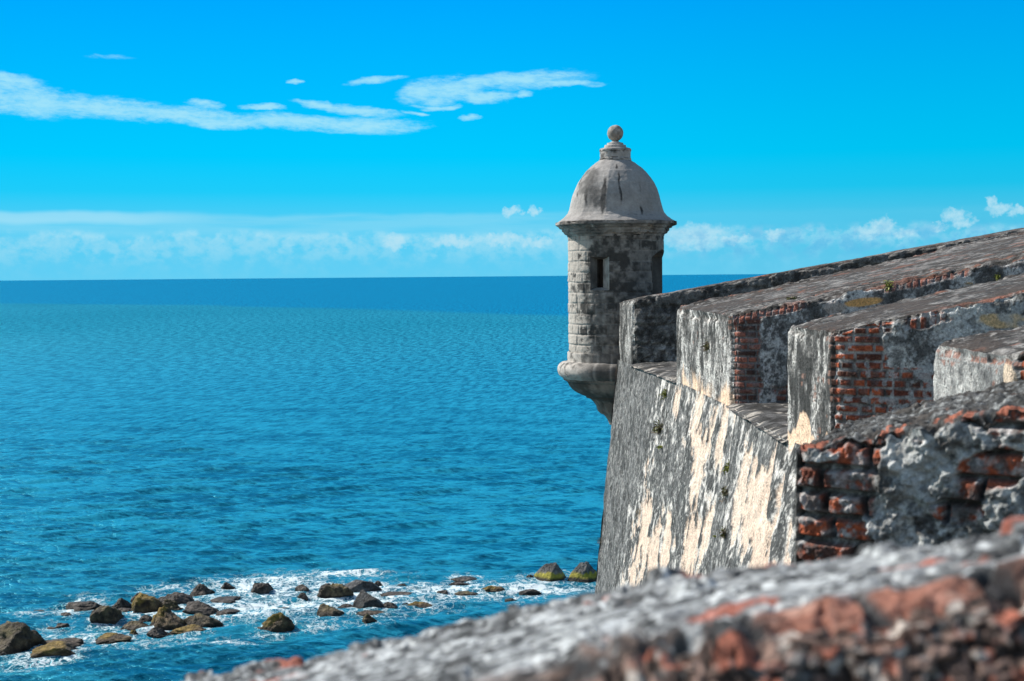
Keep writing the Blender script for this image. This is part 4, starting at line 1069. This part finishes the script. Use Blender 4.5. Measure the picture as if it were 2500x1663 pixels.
# ------------------------------------------------------------------ plants rooted in the masonry
dg = bpy.context.evaluated_depsgraph_get(); dg.update()
def hit(px, py):
    d = Vector(ray(px, py)).normalized()
    ok, loc, nor, idx, ob, mt = S.ray_cast(dg, Vector(C0), d)
    return (loc, nor) if ok else (None, None)
def leaf_mat():
    m = bpy.data.materials.new('leaf'); m.use_nodes = True; t = NT(m.node_tree); b = t.n['Principled BSDF']
    at = t.node('ShaderNodeAttribute', attribute_name='col'); t.l.new(at.outputs['Color'], b.inputs['Base Color']); b.inputs['Roughness'].default_value = .6
    return m
LEAF = leaf_mat()
TUFTS = [(1626, 962, 26, 'green', 'tuft of green weed high on the rampart under the widest merlon'),
 (1612, 1050, 34, 'mix', 'olive weed clump on the grey part of the rampart, second from the top'),
 (1616, 1092, 24, 'green', 'yellow-green weed hanging right below the olive clump'),
 (1780, 1143, 28, 'green', 'bright green weed in the middle of the rampart, uppermost of three in a column'),
 (1773, 1203, 30, 'mix', 'round weed clump, middle one of three in a column on the rampart'),
 (1770, 1302, 28, 'mix', 'weed clump lowest of three in a column on the rampart'),
 (1748, 1310, 16, 'green', 'small yellow weed just left of the lowest clump in the column'),
 (1564, 1252, 24, 'dry', 'dry brown twiggy weed near the left side of the rampart'),
 (1468, 1322, 22, 'dry', 'pale dry grass at the left edge of the rampart'),
 (1729, 846, 26, 'mix', 'small weed growing on the grey face of the widest merlon'),
 (1936, 730, 36, 'mix', 'low green weed lying on the top of the farthest brick merlon'),
 (2168, 698, 26, 'green', 'bright green weed on the brick edge of the farthest brick merlon'),
 (2367, 692, 26, 'dry', 'low orange-brown weed on the top of the merlon with orange courses'),
 (2436, 676, 16, 'green', 'tiny green weed on a merlon top at the right')]
for i, (px, py, sz, kd, lb) in enumerate(TUFTS):
    loc, nor = hit(px, py)
    if loc is None: continue
    D = loc.y; s = sz * D / FPX; rng = np.random.RandomState(i + 7)
    # the walls are seen very obliquely: keep the clump compact around its root
    Vs, Fs, Cs = [], [], []; nb_ = 130
    flat = 'lying' in lb or 'low ' in lb
    for b_ in range(nb_):
        root = np.array(loc) + rng.normal(0, 1, 3) * np.array((.16, .16, .06 if flat else .2)) * s
        dr = rng.normal(0, 1, 3); dr = dr / np.linalg.norm(dr) + np.array(nor) * .7 + np.array((0, 0, .35)); dr /= np.linalg.norm(dr)
        if flat: dr[2] = abs(dr[2]) * .35
        L = s * (.2 + .32 * rng.rand()); sd = np.cross(dr, rng.normal(0, 1, 3)); sd = sd / np.linalg.norm(sd) * L * (.12 if kd != 'dry' else .035)
        k = len(Vs) * 4; tip = root + dr * L + np.array((0, 0, -.25 * L))
        mid = root + dr * L * .55
        Vs.append(np.array([root, mid + sd, tip, mid - sd])); Fs.append([k, k + 1, k + 2, k + 3])
        q = rng.rand()
        gcl = {'green': (.20, .22, .03), 'mix': (.14, .14, .035), 'dry': (.2, .16, .09)}[kd]
        cl = np.array(gcl) * (.5 + .9 * q)
        if kd == 'mix' and rng.rand() < .4: cl = np.array((.12, .09, .06)) * (.5 + q)
        Cs.append(np.repeat(cl[None], 4, 0))
    o = raw_mesh('wall_weed', np.concatenate(Vs), np.array(Fs), LEAF, None, np.concatenate(Cs), origin=np.array(loc), smooth=False)
    tag(o, lb, 'plant', 'weeds growing on the walls')
